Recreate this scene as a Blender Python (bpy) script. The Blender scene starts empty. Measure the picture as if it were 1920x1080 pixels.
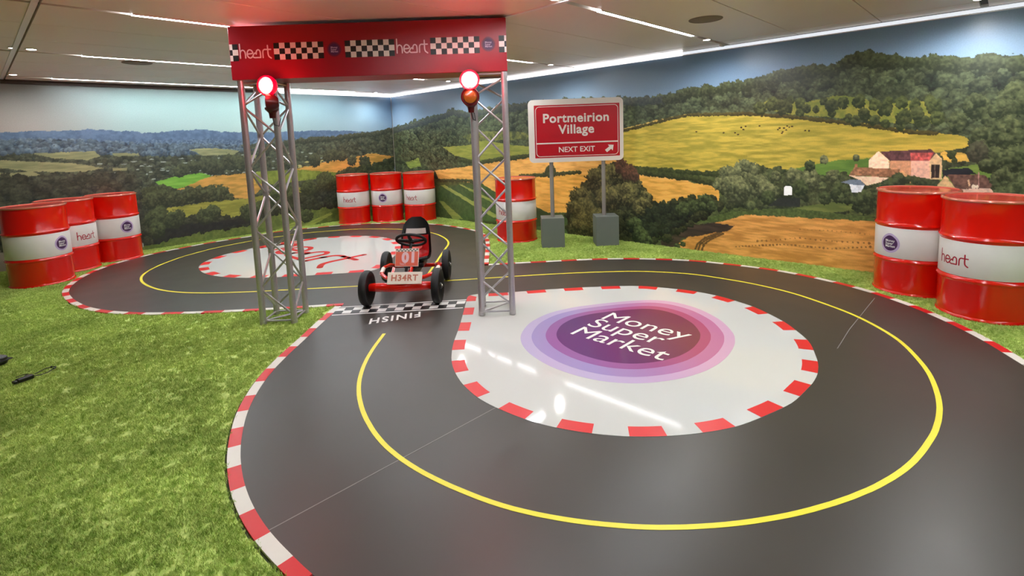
import bpy, bmesh, math, random
import numpy as np
from mathutils import Vector, Matrix, geometry
random.seed(7); rng = np.random.default_rng(7)
PI = math.pi
SC = bpy.context.scene
COL = SC.collection
# ------------------------------------------------------------------ camera, world, exposure
CAM = [969.39085, 372.81369, 0.8055, 0.11733, -0.03601, 1.43621]            # focal length (px), principal row (px), yaw, pitch, roll, eye height
cd = bpy.data.cameras.new('camera'); cam = bpy.data.objects.new('camera', cd); COL.objects.link(cam); SC.camera = cam
cd.sensor_width = 36.0; cd.lens = CAM[0] / 1920 * 36.0
cd.shift_y = -(540 - CAM[1]) / 1920; cd.clip_start = 0.05; cd.clip_end = 60
_f = Vector((math.sin(CAM[2]) * math.cos(CAM[3]), math.cos(CAM[2]) * math.cos(CAM[3]), -math.sin(CAM[3])))
_r = Vector((math.cos(CAM[2]), -math.sin(CAM[2]), 0)); _u = _r.cross(_f)
_r2 = _r * math.cos(CAM[4]) + _u * math.sin(CAM[4]); _u2 = -_r * math.sin(CAM[4]) + _u * math.cos(CAM[4])
cam.matrix_world = Matrix(((_r2.x, _u2.x, -_f.x, 0), (_r2.y, _u2.y, -_f.y, 0), (_r2.z, _u2.z, -_f.z, CAM[5]), (0, 0, 0, 1)))
w = bpy.data.worlds.new('world'); SC.world = w; w.use_nodes = True
w.node_tree.nodes['Background'].inputs[0].default_value = (0.9, 0.92, 1, 1); w.node_tree.nodes['Background'].inputs[1].default_value = 0.3
SC.view_settings.view_transform = 'Standard'; SC.view_settings.look = 'None'
SC.view_settings.exposure = 0.0; SC.view_settings.gamma = 1.0; SC.view_settings.use_curve_mapping = False
SC.cycles.max_bounces = 8; SC.cycles.sample_clamp_indirect = 6
SLOT = 116.0       # strength of the ceiling light slots
COVE = 9.0

XW, YW, ZC, ZM = 5.978, 9.0, 2.37, 2.326     # right wall, back wall, ceiling, top of the mural print
XL, YF = -1.6, -2.6                          # the two walls behind the camera

# ------------------------------------------------------------------ materials
def lin(c):
    c = [v / 255.0 for v in c]
    return tuple(v / 12.92 if v <= 0.04045 else ((v + 0.055) / 1.055) ** 2.4 for v in c)
MATS = {}
def mat(name, rgb, rough=0.5, metal=0.0, spec=0.5, noise=0.0, nscale=20.0, bump=0.0, emit=None, es=0.0, coat=0.0, rvar=0.0):
    if name in MATS: return MATS[name]
    m = bpy.data.materials.new(name); m.use_nodes = True; nt = m.node_tree; b = nt.nodes['Principled BSDF']
    c = lin(rgb)
    b.inputs['Base Color'].default_value = (*c, 1); b.inputs['Roughness'].default_value = rough
    b.inputs['Metallic'].default_value = metal; b.inputs['Specular IOR Level'].default_value = spec
    b.inputs['Coat Weight'].default_value = coat; b.inputs['Coat Roughness'].default_value = 0.08
    tc = nt.nodes.new('ShaderNodeTexCoord'); n = nt.nodes.new('ShaderNodeTexNoise')
    n.inputs['Scale'].default_value = nscale; n.inputs['Detail'].default_value = 5
    nt.links.new(tc.outputs['Object'], n.inputs['Vector'])
    mx = nt.nodes.new('ShaderNodeMix'); mx.data_type = 'RGBA'
    mx.inputs[6].default_value = (*[v * (1 - noise) for v in c], 1); mx.inputs[7].default_value = (*[min(1, v * (1 + noise)) for v in c], 1)
    nt.links.new(n.outputs['Fac'], mx.inputs[0]); nt.links.new(mx.outputs[2], b.inputs['Base Color'])
    if rvar:
        mr = nt.nodes.new('ShaderNodeMapRange'); mr.inputs[3].default_value = rough - rvar; mr.inputs[4].default_value = rough + rvar
        nt.links.new(n.outputs['Fac'], mr.inputs[0]); nt.links.new(mr.outputs[0], b.inputs['Roughness'])
    if bump:
        bp = nt.nodes.new('ShaderNodeBump'); bp.inputs['Strength'].default_value = bump; bp.inputs['Distance'].default_value = 0.002
        nt.links.new(n.outputs['Fac'], bp.inputs['Height']); nt.links.new(bp.outputs[0], b.inputs['Normal'])
    if emit:
        b.inputs['Emission Color'].default_value = (*lin(emit), 1); b.inputs['Emission Strength'].default_value = es
    MATS[name] = m; return m
M_RED = mat('glossy_red_paint', (222, 20, 5), 0.17, noise=0.06, nscale=6, coat=0.5)
M_RIM = mat('highlit_red_rim', (214, 120, 100), 0.2, metal=0.3, noise=0.1, coat=0.5)  # rim red paled in its colour for the highlights on the ring
M_WRAP = mat('white_vinyl_wrap', (226, 222, 216), 0.3, noise=0.03)
M_STEEL = mat('brushed_aluminium', (188, 184, 186), 0.3, metal=0.65, noise=0.1, nscale=60)
M_BLACK = mat('black_rubber', (15, 15, 15), 0.6, noise=0.2, nscale=40, bump=0.3)
M_BPLAS = mat('black_plastic', (14, 14, 14), 0.35, noise=0.1)
M_TRACK = mat('grey_vinyl_track', (60, 55, 49), 0.36, noise=0.07, nscale=3, rvar=0.05)
M_ISL = mat('white_gloss_vinyl', (204, 204, 198), 0.06, noise=0.02, nscale=2)
M_KR = mat('kerb_red', (214, 34, 38), 0.35, noise=0.05)
M_KW = mat('kerb_white', (226, 220, 208), 0.35, noise=0.04)
M_YEL = mat('yellow_line', (236, 222, 60), 0.4, noise=0.05)
M_WHT = mat('white_print', (232, 230, 224), 0.35, noise=0.02)
M_BLK = mat('black_print', (20, 18, 18), 0.35, noise=0.05)
M_SEAM = mat('seam', (128, 122, 118), 0.5, noise=0.1)
M_PLUM = mat('plum_print', (70, 34, 82), 0.35, noise=0.05)
M_HALO = mat('lilac_halo', (190, 170, 205), 0.35, noise=0.03)
M_HALO2 = mat('lilac_halo_dark', (150, 118, 170), 0.35, noise=0.03)
M_CRIM = mat('crimson_print', (170, 20, 45), 0.35, noise=0.05)
M_BANNER = mat('banner_red', (150, 10, 34), 0.3, noise=0.04, nscale=4)
M_PINKW = mat('pale_pink_print', (240, 205, 210), 0.35, noise=0.02)
M_SIGNR = mat('sign_red', (180, 8, 28), 0.3, noise=0.03)
M_SIGNW = mat('sign_white', (225, 215, 205), 0.35, noise=0.02)
M_POST = mat('grey_post_paint', (150, 145, 140), 0.4, metal=0.3, noise=0.05)
M_BLOCK = mat('grey_painted_block', (104, 110, 104), 0.6, noise=0.05, nscale=9, bump=0.1)
M_CEIL = mat('ceiling_metal', (238, 228, 218), 0.36, metal=0.25, noise=0.03, nscale=1.5)
M_GAP = mat('dark_gap', (40, 34, 32), 0.7, noise=0.1)
M_WALL = mat('pale_wall', (200, 195, 188), 0.7, noise=0.03, nscale=2)
M_SLOT = mat('light_slot', (255, 255, 255), 0.5, emit=(244, 249, 255), es=SLOT)
M_COVE = mat('cove_light', (255, 255, 255), 0.5, emit=(250, 250, 255), es=COVE)
M_DOWN = mat('downlight_lens', (255, 255, 255), 0.5, emit=(255, 250, 240), es=40)
M_DISC = mat('speaker_grille', (120, 108, 98), 0.6, noise=0.1, nscale=300)
M_LIT = mat('lit_red_lens', (255, 60, 50), 0.3, emit=(255, 120, 110), es=30)
M_AMB = mat('amber_lens', (120, 84, 26), 0.2, noise=0.4, nscale=160, coat=0.5)
M_CASE = mat('dark_red_housing', (70, 8, 12), 0.3, noise=0.1)
M_CHROME = mat('chrome', (190, 190, 190), 0.15, metal=0.9, noise=0.02)

# ------------------------------------------------------------------ mesh helpers
class MB:
    def __init__(s): s.v = []; s.f = []; s.m = []; s.s = []
    def add(s, vs, fs, mi=0, smooth=False):
        o = len(s.v); s.v += [tuple(v) for v in vs]
        for f in fs: s.f.append(tuple(i + o for i in f)); s.m.append(mi); s.s.append(smooth)
        return s
    def box(s, c, d, rot=None, mi=0, bev=0.0):
        bm = bmesh.new(); bmesh.ops.create_cube(bm, size=1.0)
        for v in bm.verts: v.co = Vector((v.co.x * d[0], v.co.y * d[1], v.co.z * d[2]))
        if bev: bmesh.ops.bevel(bm, geom=list(bm.edges), offset=bev, segments=2, affect='EDGES', profile=0.5)
        R = rot if rot is not None else Matrix.Identity(3)
        bm.verts.index_update()
        s.add([Vector(c) + R @ v.co for v in bm.verts], [[v.index for v in f.verts] for f in bm.faces], mi, False); bm.free(); return s
    def tube(s, pts, r, seg=10, mi=0, closed=False, caps=True):
        pts = [Vector(p) for p in pts]; n = len(pts); rs = r if isinstance(r, (list, tuple)) else [r] * n
        vs = []; fs = []; up = None
        for i, p in enumerate(pts):
            a = pts[(i - 1) % n] if (closed or i > 0) else p; b = pts[(i + 1) % n] if (closed or i < n - 1) else p
            t = (b - a).normalized()
            if up is None: up = Vector((0, 0, 1)) if abs(t.z) < 0.9 else Vector((1, 0, 0))
            x = t.cross(up).normalized(); y = x.cross(t).normalized(); up = y
            for k in range(seg):
                an = 2 * PI * k / seg; vs.append(p + x * math.cos(an) * rs[i] + y * math.sin(an) * rs[i])
        for i in range(n if closed else n - 1):
            j = (i + 1) % n
            for k in range(seg): k2 = (k + 1) % seg; fs.append((i * seg + k, i * seg + k2, j * seg + k2, j * seg + k))
        if caps and not closed: fs += [tuple(range(seg))[::-1], tuple((n - 1) * seg + k for k in range(seg))]
        return s.add(vs, fs, mi, True)
    def lathe(s, prof, seg=40, axis=Matrix.Identity(3), c=(0, 0, 0), mi=0, smooth=True):
        vs = []; fs = []; n = len(prof); c = Vector(c)
        for r, z in prof:
            for k in range(seg): a = 2 * PI * k / seg; vs.append(c + axis @ Vector((r * math.cos(a), r * math.sin(a), z)))
        for i in range(n - 1):
            for k in range(seg): k2 = (k + 1) % seg; fs.append((i * seg + k, i * seg + k2, (i + 1) * seg + k2, (i + 1) * seg + k))
        if prof[0][0] > 1e-6: fs.append(tuple(range(seg))[::-1])
        if prof[-1][0] > 1e-6: fs.append(tuple((n - 1) * seg + k for k in range(seg)))
        return s.add(vs, fs, mi, smooth)
    def build(s, name, mats, parent=None, sharp=35):
        me = bpy.data.meshes.new(name); me.from_pydata(s.v, [], s.f)
        for m in (mats if isinstance(mats, (list, tuple)) else [mats]): me.materials.append(m)
        me.polygons.foreach_set('material_index', s.m); me.polygons.foreach_set('use_smooth', s.s)
        if any(s.s): me.set_sharp_from_angle(angle=math.radians(sharp))
        me.update()
        return link(name, me, parent)
def link(name, me, parent=None):
    o = bpy.data.objects.new(name, me); COL.objects.link(o)
    if parent: o.parent = parent
    return o
def tag(o, label=None, cat=None, group=None, kind=None):
    for k, v in (('label', label), ('category', cat), ('group', group), ('kind', kind)):
        if v: o[k] = v
    return o
def empty(name, loc=(0, 0, 0), rz=0.0, **kw):
    o = bpy.data.objects.new(name, None); COL.objects.link(o); o.location = loc; o.rotation_euler = (0, 0, rz); o.empty_display_size = 0.1
    return tag(o, **kw)
def place(o, M): o.matrix_local = M; return o
def frame3(x, y, z): return Matrix((x, y, z)).transposed()          # columns = local axes

def text_mesh(body, size=1.0, bold=0.0, shear=0.0, res=4, align='LEFT', spacing=1.0):
    cu = bpy.data.curves.new('txt', 'FONT'); cu.body = body; cu.size = size; cu.offset = bold; cu.shear = shear; cu.resolution_u = res
    cu.align_x = align; cu.space_character = spacing; cu.fill_mode = 'FRONT' if hasattr(cu, 'fill_mode') else cu.fill_mode
    o = bpy.data.objects.new('txt', cu); COL.objects.link(o); bpy.context.view_layer.update()
    me = bpy.data.meshes.new_from_object(o.evaluated_get(bpy.context.evaluated_depsgraph_get()))
    V = [(v.co.x, v.co.y) for v in me.vertices]; Fs = [tuple(p.vertices) for p in me.polygons]
    bpy.data.objects.remove(o); bpy.data.curves.remove(cu); bpy.data.meshes.remove(me)
    return V, Fs
def strokes(lines, wd):
    V = []; Fs = []
    for L in lines:
        n = len(L); o = len(V)
        for i, p in enumerate(L):
            a = L[max(0, i - 1)]; b = L[min(n - 1, i + 1)]; dx, dy = b[0] - a[0], b[1] - a[1]; l = math.hypot(dx, dy) or 1
            nx, ny = -dy / l * wd / 2, dx / l * wd / 2; V += [(p[0] + nx, p[1] + ny), (p[0] - nx, p[1] - ny)]
        for i in range(n - 1): Fs.append((o + 2 * i + 1, o + 2 * i + 3, o + 2 * i + 2, o + 2 * i))
        for (cx, cy) in (L[0], L[-1]):
            o = len(V); V += [(cx + wd / 2 * math.cos(k * PI / 5), cy + wd / 2 * math.sin(k * PI / 5)) for k in range(10)]; Fs.append(tuple(o + k for k in range(10)))
    return V, Fs
def spl(P, k=5):
    out = []
    for i in range(len(P) - 1):
        p0, p1, p2, p3 = P[max(0, i - 1)], P[i], P[i + 1], P[min(len(P) - 1, i + 2)]
        for j in range(k):
            t = j / k
            out.append(tuple(0.5 * (2 * p1[d] + (p2[d] - p0[d]) * t + (2 * p0[d] - 5 * p1[d] + 4 * p2[d] - p3[d]) * t * t + (3 * p1[d] - p0[d] - 3 * p2[d] + p3[d]) * t ** 3) for d in (0, 1)))
    return out + [P[-1]]
HEART_L = [[(0, 1.75), (0, 0)], spl([(0, .5), (.12, .85), (.4, 1.0), (.7, .85), (.8, .5), (.8, 0)]),
    spl([(1.16, .5), (1.9, .58), (1.85, .85), (1.52, 1.02), (1.2, .88), (1.08, .5), (1.2, .15), (1.52, 0), (1.85, .14), (2.05, .42), (2.3, .6), (2.48, .46)]),
    spl([(2.48, .46), (2.52, .8), (2.78, 1.0), (3.06, .85), (3.12, .5), (3.12, 0.02)]), spl([(3.12, .02), (2.6, .02), (2.2, .02), (1.98, .12), (1.95, .28)]),
    [(3.5, 0), (3.5, .6)], spl([(3.5, .55), (3.56, .85), (3.76, 1.0), (4.0, 1.0)]), [(3.95, 1.0), (4.75, 1.0)],
    spl([(4.3, 1.5), (4.3, .8), (4.31, .4), (4.42, .12), (4.75, -.1)])]
HEART_L = [[(x * .83, y) for x, y in L] for L in HEART_L]
HEART = strokes(HEART_L, .17)            # the rounded one-line word, x-height 1, width 4.75
def egg(n=48, k=.1):                      # round badge with a soft peak at its top
    return [((1 + k * math.exp(-((t - PI / 2) / .42) ** 2)) * math.cos(t), (1 + k * math.exp(-((t - PI / 2) / .42) ** 2)) * math.sin(t)) for t in (2 * PI * i / n for i in range(n))]
def flat(VF, fn):                          # map a flat drawing into 3-D
    return [fn(x, y) for x, y in VF[0]], VF[1]
MSM = ('Money', 'Super', 'Market')
def badge(mb, fn, R, mis=(0, 1, 2), text=True, tw=1.15):       # fn(x,y,layer) -> 3-D ; halo, plum disc, three words
    for li, (k, mi) in enumerate(((1.28, mis[0]), (1.0, mis[1]))):
        e = egg(); nR = 3
        vs = [fn(0, 0, li)] + [fn(x * R * k * q / nR, y * R * k * q / nR, li) for q in range(1, nR + 1) for x, y in e]; n = len(e)
        fs = [(0, 1 + i, 1 + (i + 1) % n) for i in range(n)]
        for q in range(nR - 1): fs += [(1 + q * n + i, 1 + (q + 1) * n + i, 1 + (q + 1) * n + (i + 1) % n, 1 + q * n + (i + 1) % n) for i in range(n)]
        mb.add(vs, fs, mi)
    for i, wd in enumerate(MSM):
        V, Fs = text_cache(wd); s = R * .46; x0 = -.62 * R
        mb.add([fn(x0 + x * s, y * s + R * (.24 - .38 * i), 2) for x, y in V], Fs, mis[2])
_tc = {}
def text_cache(wd):
    if wd not in _tc: _tc[wd] = text_mesh(wd, 1.0, .02, res=2)
    return _tc[wd]

# ------------------------------------------------------------------ room shell
def slab(name, x0, x1, y0, y1, z0, z1, m, parent=None):
    return MB().box(((x0 + x1) / 2, (y0 + y1) / 2, (z0 + z1) / 2), (x1 - x0, y1 - y0, z1 - z0)).build(name, m, parent)
def S(o): return tag(o, kind='structure')
fl = S(slab('floor', XL - .1, XW + .1, YF - .1, YW + .1, -.12, -.004, mat('floor_base', (70, 80, 40), .9, noise=.1)))
S(slab('wall_right', XW, XW + .12, YF, YW + .12, -.12, ZC + .12, M_WALL))
S(slab('wall_back', XL - .12, XW, YW, YW + .12, -.12, ZC + .12, M_WALL))
M_DWALL = mat('dark_wall', (70, 64, 60), .7, noise=.05, nscale=2)
S(slab('wall_left', XL - .12, XL, YF, YW, -.12, ZC + .12, M_DWALL))
S(slab('wall_front', XL - .12, XW + .12, YF - .12, YF, -.12, ZC + .12, M_DWALL))
ce = S(slab('ceiling', XL - .12, XW + .12, YF - .12, YW + .12, ZC + .03, ZC + .13, M_GAP))
ROWS = [-1.9, .2, 2.3, 4.4, 6.5, 8.6]
SX = [XL, .41, 3.02, 5.63, XW - .05]
me_cache = {}
edges = [YF]
for y in ROWS: edges += [y, y + .7, y + 1.4]
edges = [e for e in edges if e < YW - .2] + [YW - .06]
for i in range(len(SX) - 1):
    for j in range(len(edges) - 1):
        x0, x1, y0, y1 = SX[i] + .006, SX[i + 1] - .006, edges[j] + .004, edges[j + 1] - .004
        if any(abs(edges[j] - r) < .01 for r in ROWS): y0 += .022
        if any(abs(edges[j + 1] - r) < .01 for r in ROWS): y1 -= .022
        key = (round(x1 - x0, 3), round(y1 - y0, 3))
        if key not in me_cache:
            o = MB().box((0, 0, 0), (x1 - x0, y1 - y0, .03), bev=.002).build('ceiling_panel', M_CEIL, ce); me_cache[key] = o.data
        else: o = link('ceiling_panel', me_cache[key], ce)
        o.location = ((x0 + x1) / 2, (y0 + y1) / 2, ZC + .015)
# long strip lights recessed in the joints between the ceiling panels
def slot(x0, x1, y, label):
    e = empty('strip_light', ((x0 + x1) / 2, y, ZC), label=label, cat='ceiling light', group='strip lights in the ceiling joints'); L = x1 - x0
    MB().box((0, 0, .001), (L, .036, .008)).build('diffuser', M_SLOT, e)
    MB().box((0, .0215, .004), (L, .005, .02)).box((0, -.0215, .004), (L, .005, .02)).build('housing', M_WHT, e)
slot(3.42, 5.05, 2.3, 'short white strip light in the ceiling right of the red banner')
slot(.88, 5.05, 4.4, 'long white strip light running behind the top of the red banner')
slot(.86, 4.93, 6.5, 'long white strip light, middle one of the three left of the banner')
slot(.82, 4.94, 8.6, 'long white strip light beside the top of the back mural')
slot(.3, 2.9, 2.3, 'unseen strip light added in the ceiling overhead out in front of the gantry')  # this strip and those below are unseen, added to light the near room
slot(.3, 2.9, .2, 'unseen strip light added in the ceiling over the near end of the track')
slot(3.42, 5.05, .2, 'unseen strip light added in the ceiling over the pair of near barrels')
slot(.3, 5.05, -1.9, 'unseen strip light added in the ceiling behind the near end of the track')
DL = [(5.37, 2.3, 1), (5.38, 4.38, 1), (5.39, 6.49, 1), (5.38, 8.6, 1), (.49, 6.3, 1), (.36, 6.3, .3), (.46, 8.35, 1), (5.49, .22, 1)]
DN = ['past the end of the short strip light right of the banner', 'left of the road sign above the mural', 'behind the gantry near the far right corner', 'tucked into the far corner of the ceiling',
      'at the left end of the middle strip light', 'smallest dot at the far left of the middle strip light', 'at the left end of the strip light by the back wall', 'near the top right corner above the pair of barrels']
for (x, y, k), nm in zip(DL, DN):
    e = empty('downlight', (x, y, ZC), label='small ceiling spot ' + nm, cat='downlight', group='small round ceiling spots')
    r = .035 * (1 if k == 1 else .5)
    MB().lathe([(r, .0), (r * 1.35, -.003), (r * 1.35, -.006), (r * .98, -.007), (r * .95, 0)], 20).build('trim_ring', M_WHT, e)
    MB().lathe([(r * .95, -.001), (r * .95, -.0045), (r * .5, -.006), (0, -.0065)], 20).build('lens', M_DOWN, e)
    if k == 1:
        ld = bpy.data.lights.new('downlight_beam', 'SPOT'); ld.energy = 38 if x > 3 else 28; ld.spot_size = math.radians(165); ld.spot_blend = .8; ld.shadow_soft_size = .04; ld.color = (1, .97, .93)
        lo = bpy.data.objects.new('downlight_beam', ld); COL.objects.link(lo); lo.location = (x, y, ZC - .03)
for x, y, nm in ((4.41, 1.9, 'right of the short strip light'), (1.345, 6.73, 'below the middle strip light at the left')):
    e = empty('ceiling_speaker', (x, y, ZC), label='flat grey round speaker grille in the ceiling ' + nm, cat='speaker', group='round ceiling grilles')
    MB().lathe([(.0, -.006), (.12, -.005), (.125, -.003)], 36).build('grille', M_DISC, e)
    MB().lathe([(.125, 0), (.125, -.006), (.135, -.005), (.137, 0)], 36).build('rim', M_DISC, e)
e = empty('smoke_detector', (5.85, 2.33, ZC), label='tiny pale detector disc on the ceiling edge beside the mural top', cat='detector')
MB().lathe([(.03, 0), (.03, -.012), (.018, -.02), (0, -.02)], 20).build('body', M_WHT, e)
for x in (.41, 3.02):
    S(MB().box((x - .028, (YF + YW) / 2, ZC - .003), (.034, YW - YF - .2, .006)).build('trim_4' if x < 1 else 'trim_5', mat('pale_metal_trim', (236, 234, 236), .3, metal=.3)))
# cove at the top of the right and back walls
S(MB().box((XW - .004, 4.6, (ZM + ZC) / 2 + .004), (.006, 8.6, ZC - ZM)).build('trim_1', mat('cove_paint', (215, 205, 200), .4, noise=.02)))
o = MB().box((XW - .012, 5.9, (ZM + ZC) / 2 + .006), (.012, 6.1, ZC - ZM - .014)).build('cove_light', M_COVE)
tag(o, 'bright white light strip along the top of the right mural', 'light strip')
o = MB().box((XW - .012, .74, (ZM + ZC) / 2 + .006), (.012, 4.2, ZC - ZM - .014)).build('cove_light', mat('dim_cove_light', (255, 255, 255), .5, emit=(226, 236, 248), es=.85))
tag(o, 'dim bluish light strip above the farmhouse end of the mural', 'light strip')
o = MB().box((4.75, YW - .012, (ZM + ZC) / 2 + .004), (2.42, .012, ZC - ZM - .012)).build('cove_light', M_COVE)
tag(o, 'white light strip at the top of the back mural next to the corner', 'light strip')
S(MB().box((.95, YW - .02, ZC - .02), (5.1, .04, .055)).build('cove_shade_strip', mat('unlit_cove_shade', (58, 46, 42), .5, noise=.1)))  # dark colour stands in for the shade of the unlit gap above the mural

# ------------------------------------------------------------------ printed mural (colour held on a fine grid of points)
def vn(U, Z, s, seed):
    x = U / s; y = Z / s; xi = np.floor(x).astype(np.int64); yi = np.floor(y).astype(np.int64); fx = x - xi; fy = y - yi
    fx = fx * fx * (3 - 2 * fx); fy = fy * fy * (3 - 2 * fy)
    T = np.random.default_rng(seed).random((256, 256))
    a = T[xi % 256, yi % 256]; b = T[(xi + 1) % 256, yi % 256]; c = T[xi % 256, (yi + 1) % 256]; d = T[(xi + 1) % 256, (yi + 1) % 256]
    return (a * (1 - fx) + b * fx) * (1 - fy) + (c * (1 - fx) + d * fx) * fy
def fbm(U, Z, s, seed, o=3):
    r = 0; a = .5; t = 0
    for k in range(o): r = r + a * vn(U, Z, s / 2 ** k, seed + k); t += a; a *= .6
    return r / t * 2 - 1
class Canvas:
    def __init__(s, u, z, seed=0):
        s.u = u; s.z = z; s.C = np.zeros((len(z), len(u), 3)); s.rg = np.random.default_rng(seed)
        s.n1 = fbm(*np.meshgrid(u, z), .05, 11); s.n2 = fbm(*np.meshgrid(u, z), .05, 31); s.leaf = fbm(*np.meshgrid(u, z), .02, 51, 2)
        s.streak = fbm(*np.meshgrid(u / 6, z), .03, 71)
    def win(s, u0, u1, z0, z1):
        return slice(*np.searchsorted(s.z, (z0, z1))), slice(*np.searchsorted(s.u, (u0, u1)))
    def inside(s, pts, w, jit):
        U, Z = np.meshgrid(s.u[w[1]], s.z[w[0]]); U = U + s.n1[w] * jit; Z = Z + s.n2[w] * jit
        m = np.zeros(U.shape, bool); n = len(pts)
        for i in range(n):
            (x0, y0), (x1, y1) = pts[i], pts[(i + 1) % n]
            if y0 == y1: continue
            m ^= ((Z >= min(y0, y1)) & (Z < max(y0, y1)) & (U < x0 + (Z - y0) / (y1 - y0) * (x1 - x0)))
        return m
    def poly(s, pts, col, col2=None, var=.12, jit=.012, tex='streak', al=1.0):
        a = np.array(pts); w = s.win(a[:, 0].min() - jit, a[:, 0].max() + jit, a[:, 1].min() - jit, a[:, 1].max() + jit)
        m = s.inside(pts, w, jit)
        if not m.any(): return
        t = getattr(s, tex)[w]; c = np.array(col, float) / 255
        if col2 is not None:
            k = np.clip(.5 + t * 1.3, 0, 1)[..., None]; cc = c * (1 - k) + np.array(col2, float) / 255 * k
        else: cc = c * (1 + var * t[..., None] * 2)
        s.C[w] = np.where(m[..., None], s.C[w] * (1 - al) + cc * al, s.C[w])
    def crown(s, cu, cz, ru, rz, dk, lt, sh=1.0):
        w = s.win(cu - ru * 1.5, cu + ru * 1.5, cz - rz * 1.5, cz + rz * 1.5)
        if w[0].stop <= w[0].start or w[1].stop <= w[1].start: return
        U, Z = np.meshgrid((s.u[w[1]] - cu) / ru, (s.z[w[0]] - cz) / rz)
        d = np.sqrt(U * U + Z * Z) + s.n1[w] * .28 + s.leaf[w] * .22
        k = np.clip(.42 + .42 * Z * sh + s.leaf[w] * .55 - .25 * np.clip(d - .6, 0, 1), 0, 1)[..., None]
        cc = np.array(dk) / 255. * (1 - k) + np.array(lt) / 255. * k
        s.C[w] = np.where((d < 1)[..., None], cc, s.C[w])
    def trees(s, L, dk, lt):
        for cu, cz, ru, rz in sorted(L, key=lambda t: -t[1] + t[3]): 
            s.crown(cu, cz, ru, rz, dk, lt)
            for k in range(4 if rz > .04 else 0):      # lobes give the crown its clumps
                a = s.rg.uniform(0, 6.28); s.crown(cu + math.cos(a) * ru * .5, cz + math.sin(a) * rz * .45, ru * .5, rz * .5, dk, lt)
    def wood(s, pts, r, dk, lt, dens=1.0, jit=.03, asp=1.0):
        a = np.array(pts); s.poly(pts, dk, None, .3, jit, 'leaf'); area = (np.ptp(a[:, 0])) * (np.ptp(a[:, 1])); n = int(area / (r * r) * .8 * dens)
        P = np.stack([s.rg.uniform(a[:, 0].min(), a[:, 0].max(), n), s.rg.uniform(a[:, 1].min(), a[:, 1].max(), n)], 1)
        keep = []
        for x, y in P:
            c = False
            for i in range(len(pts)):
                (x0, y0), (x1, y1) = pts[i], pts[i - 1]
                if (y0 > y) != (y1 > y) and x < (x1 - x0) * (y - y0) / (y1 - y0) + x0: c = not c
            if c: keep.append((x, y))
        for x, y in sorted(keep, key=lambda p: -p[1]):
            k = s.rg.uniform(.7, 1.25); q = s.rg.uniform(.8, 1.15)
            s.crown(x, y, r * k * asp, r * k, [v * q for v in dk], [v * q for v in lt])
    def edge(s, line, r, dk, lt, step=.7):              # ragged line of crowns along a skyline or hedge
        for i in range(len(line) - 1):
            (x0, y0), (x1, y1) = line[i], line[i + 1]; n = max(1, int(math.hypot(x1 - x0, y1 - y0) / (r * step)))
            for k in range(n):
                t = k / n; q = s.rg.uniform(.7, 1.2); s.crown(x0 + (x1 - x0) * t, y0 + (y1 - y0) * t - r * .3 * s.rg.random(), r * q, r * q, dk, lt)
    def mesh(s, name, plane, gain):
        nz, nu = len(s.z), len(s.u); U, Z = np.meshgrid(s.u, s.z)
        v = np.empty((nz, nu, 3), np.float32)
        if plane == 'x': v[..., 0] = XW - .012; v[..., 1] = U
        else: v[..., 1] = YW - .012; v[..., 0] = U
        v[..., 2] = Z
        idx = np.arange(nz * nu).reshape(nz, nu); q = np.stack([idx[:-1, :-1], idx[1:, :-1], idx[1:, 1:], idx[:-1, 1:]], -1).reshape(-1, 4)
        if plane == 'y': q = q[:, ::-1]; q = q[:, ::-1]
        me = bpy.data.meshes.new(name); me.vertices.add(nz * nu); me.vertices.foreach_set('co', v.ravel())
        me.loops.add(q.size); me.loops.foreach_set('vertex_index', q.ravel().astype(np.int32)); me.polygons.add(len(q))
        me.polygons.foreach_set('loop_start', np.arange(0, q.size, 4, dtype=np.int32)); me.update(calc_edges=True)
        at = me.color_attributes.new('print', 'FLOAT_COLOR', 'POINT'); C = np.clip(s.C, 0.005, 1); C = C * .93 + C.mean(-1, keepdims=True) * .07; C = np.clip(C * (.84 + .34 * C), .004, 1); L = np.where(C <= .04045, C / 12.92, ((C + .055) / 1.055) ** 2.4) * gain
        at.data.foreach_set('color', np.concatenate([L, np.ones((nz, nu, 1))], -1).astype(np.float32).ravel())
        me.materials.append(mural_mat()); return link(name, me)
def mural_mat():
    if 'mural' in MATS: return MATS['mural']
    m = bpy.data.materials.new('satin_mural_print'); m.use_nodes = True; nt = m.node_tree; b = nt.nodes['Principled BSDF']; N = nt.nodes.new; K = nt.links.new
    at = N('ShaderNodeAttribute'); at.attribute_name = 'print'; tc = N('ShaderNodeTexCoord'); n = N('ShaderNodeTexNoise'); n.inputs['Scale'].default_value = 90; n.inputs['Detail'].default_value = 3
    K(tc.outputs['Object'], n.inputs['Vector']); mr = N('ShaderNodeMapRange'); mr.inputs[3].default_value = .88; mr.inputs[4].default_value = 1.12; K(n.outputs['Fac'], mr.inputs[0])
    vm = N('ShaderNodeVectorMath'); vm.operation = 'SCALE'; K(at.outputs['Color'], vm.inputs[0]); K(mr.outputs[0], vm.inputs['Scale']); K(vm.outputs[0], b.inputs['Base Color'])
    b.inputs['Roughness'].default_value = .3; b.inputs['Specular IOR Level'].default_value = .5
    MATS['mural'] = m; return m
GAIN = 1.3
WD, WL = (44, 50, 40), (98, 104, 74)          # woodland dark, light
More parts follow.
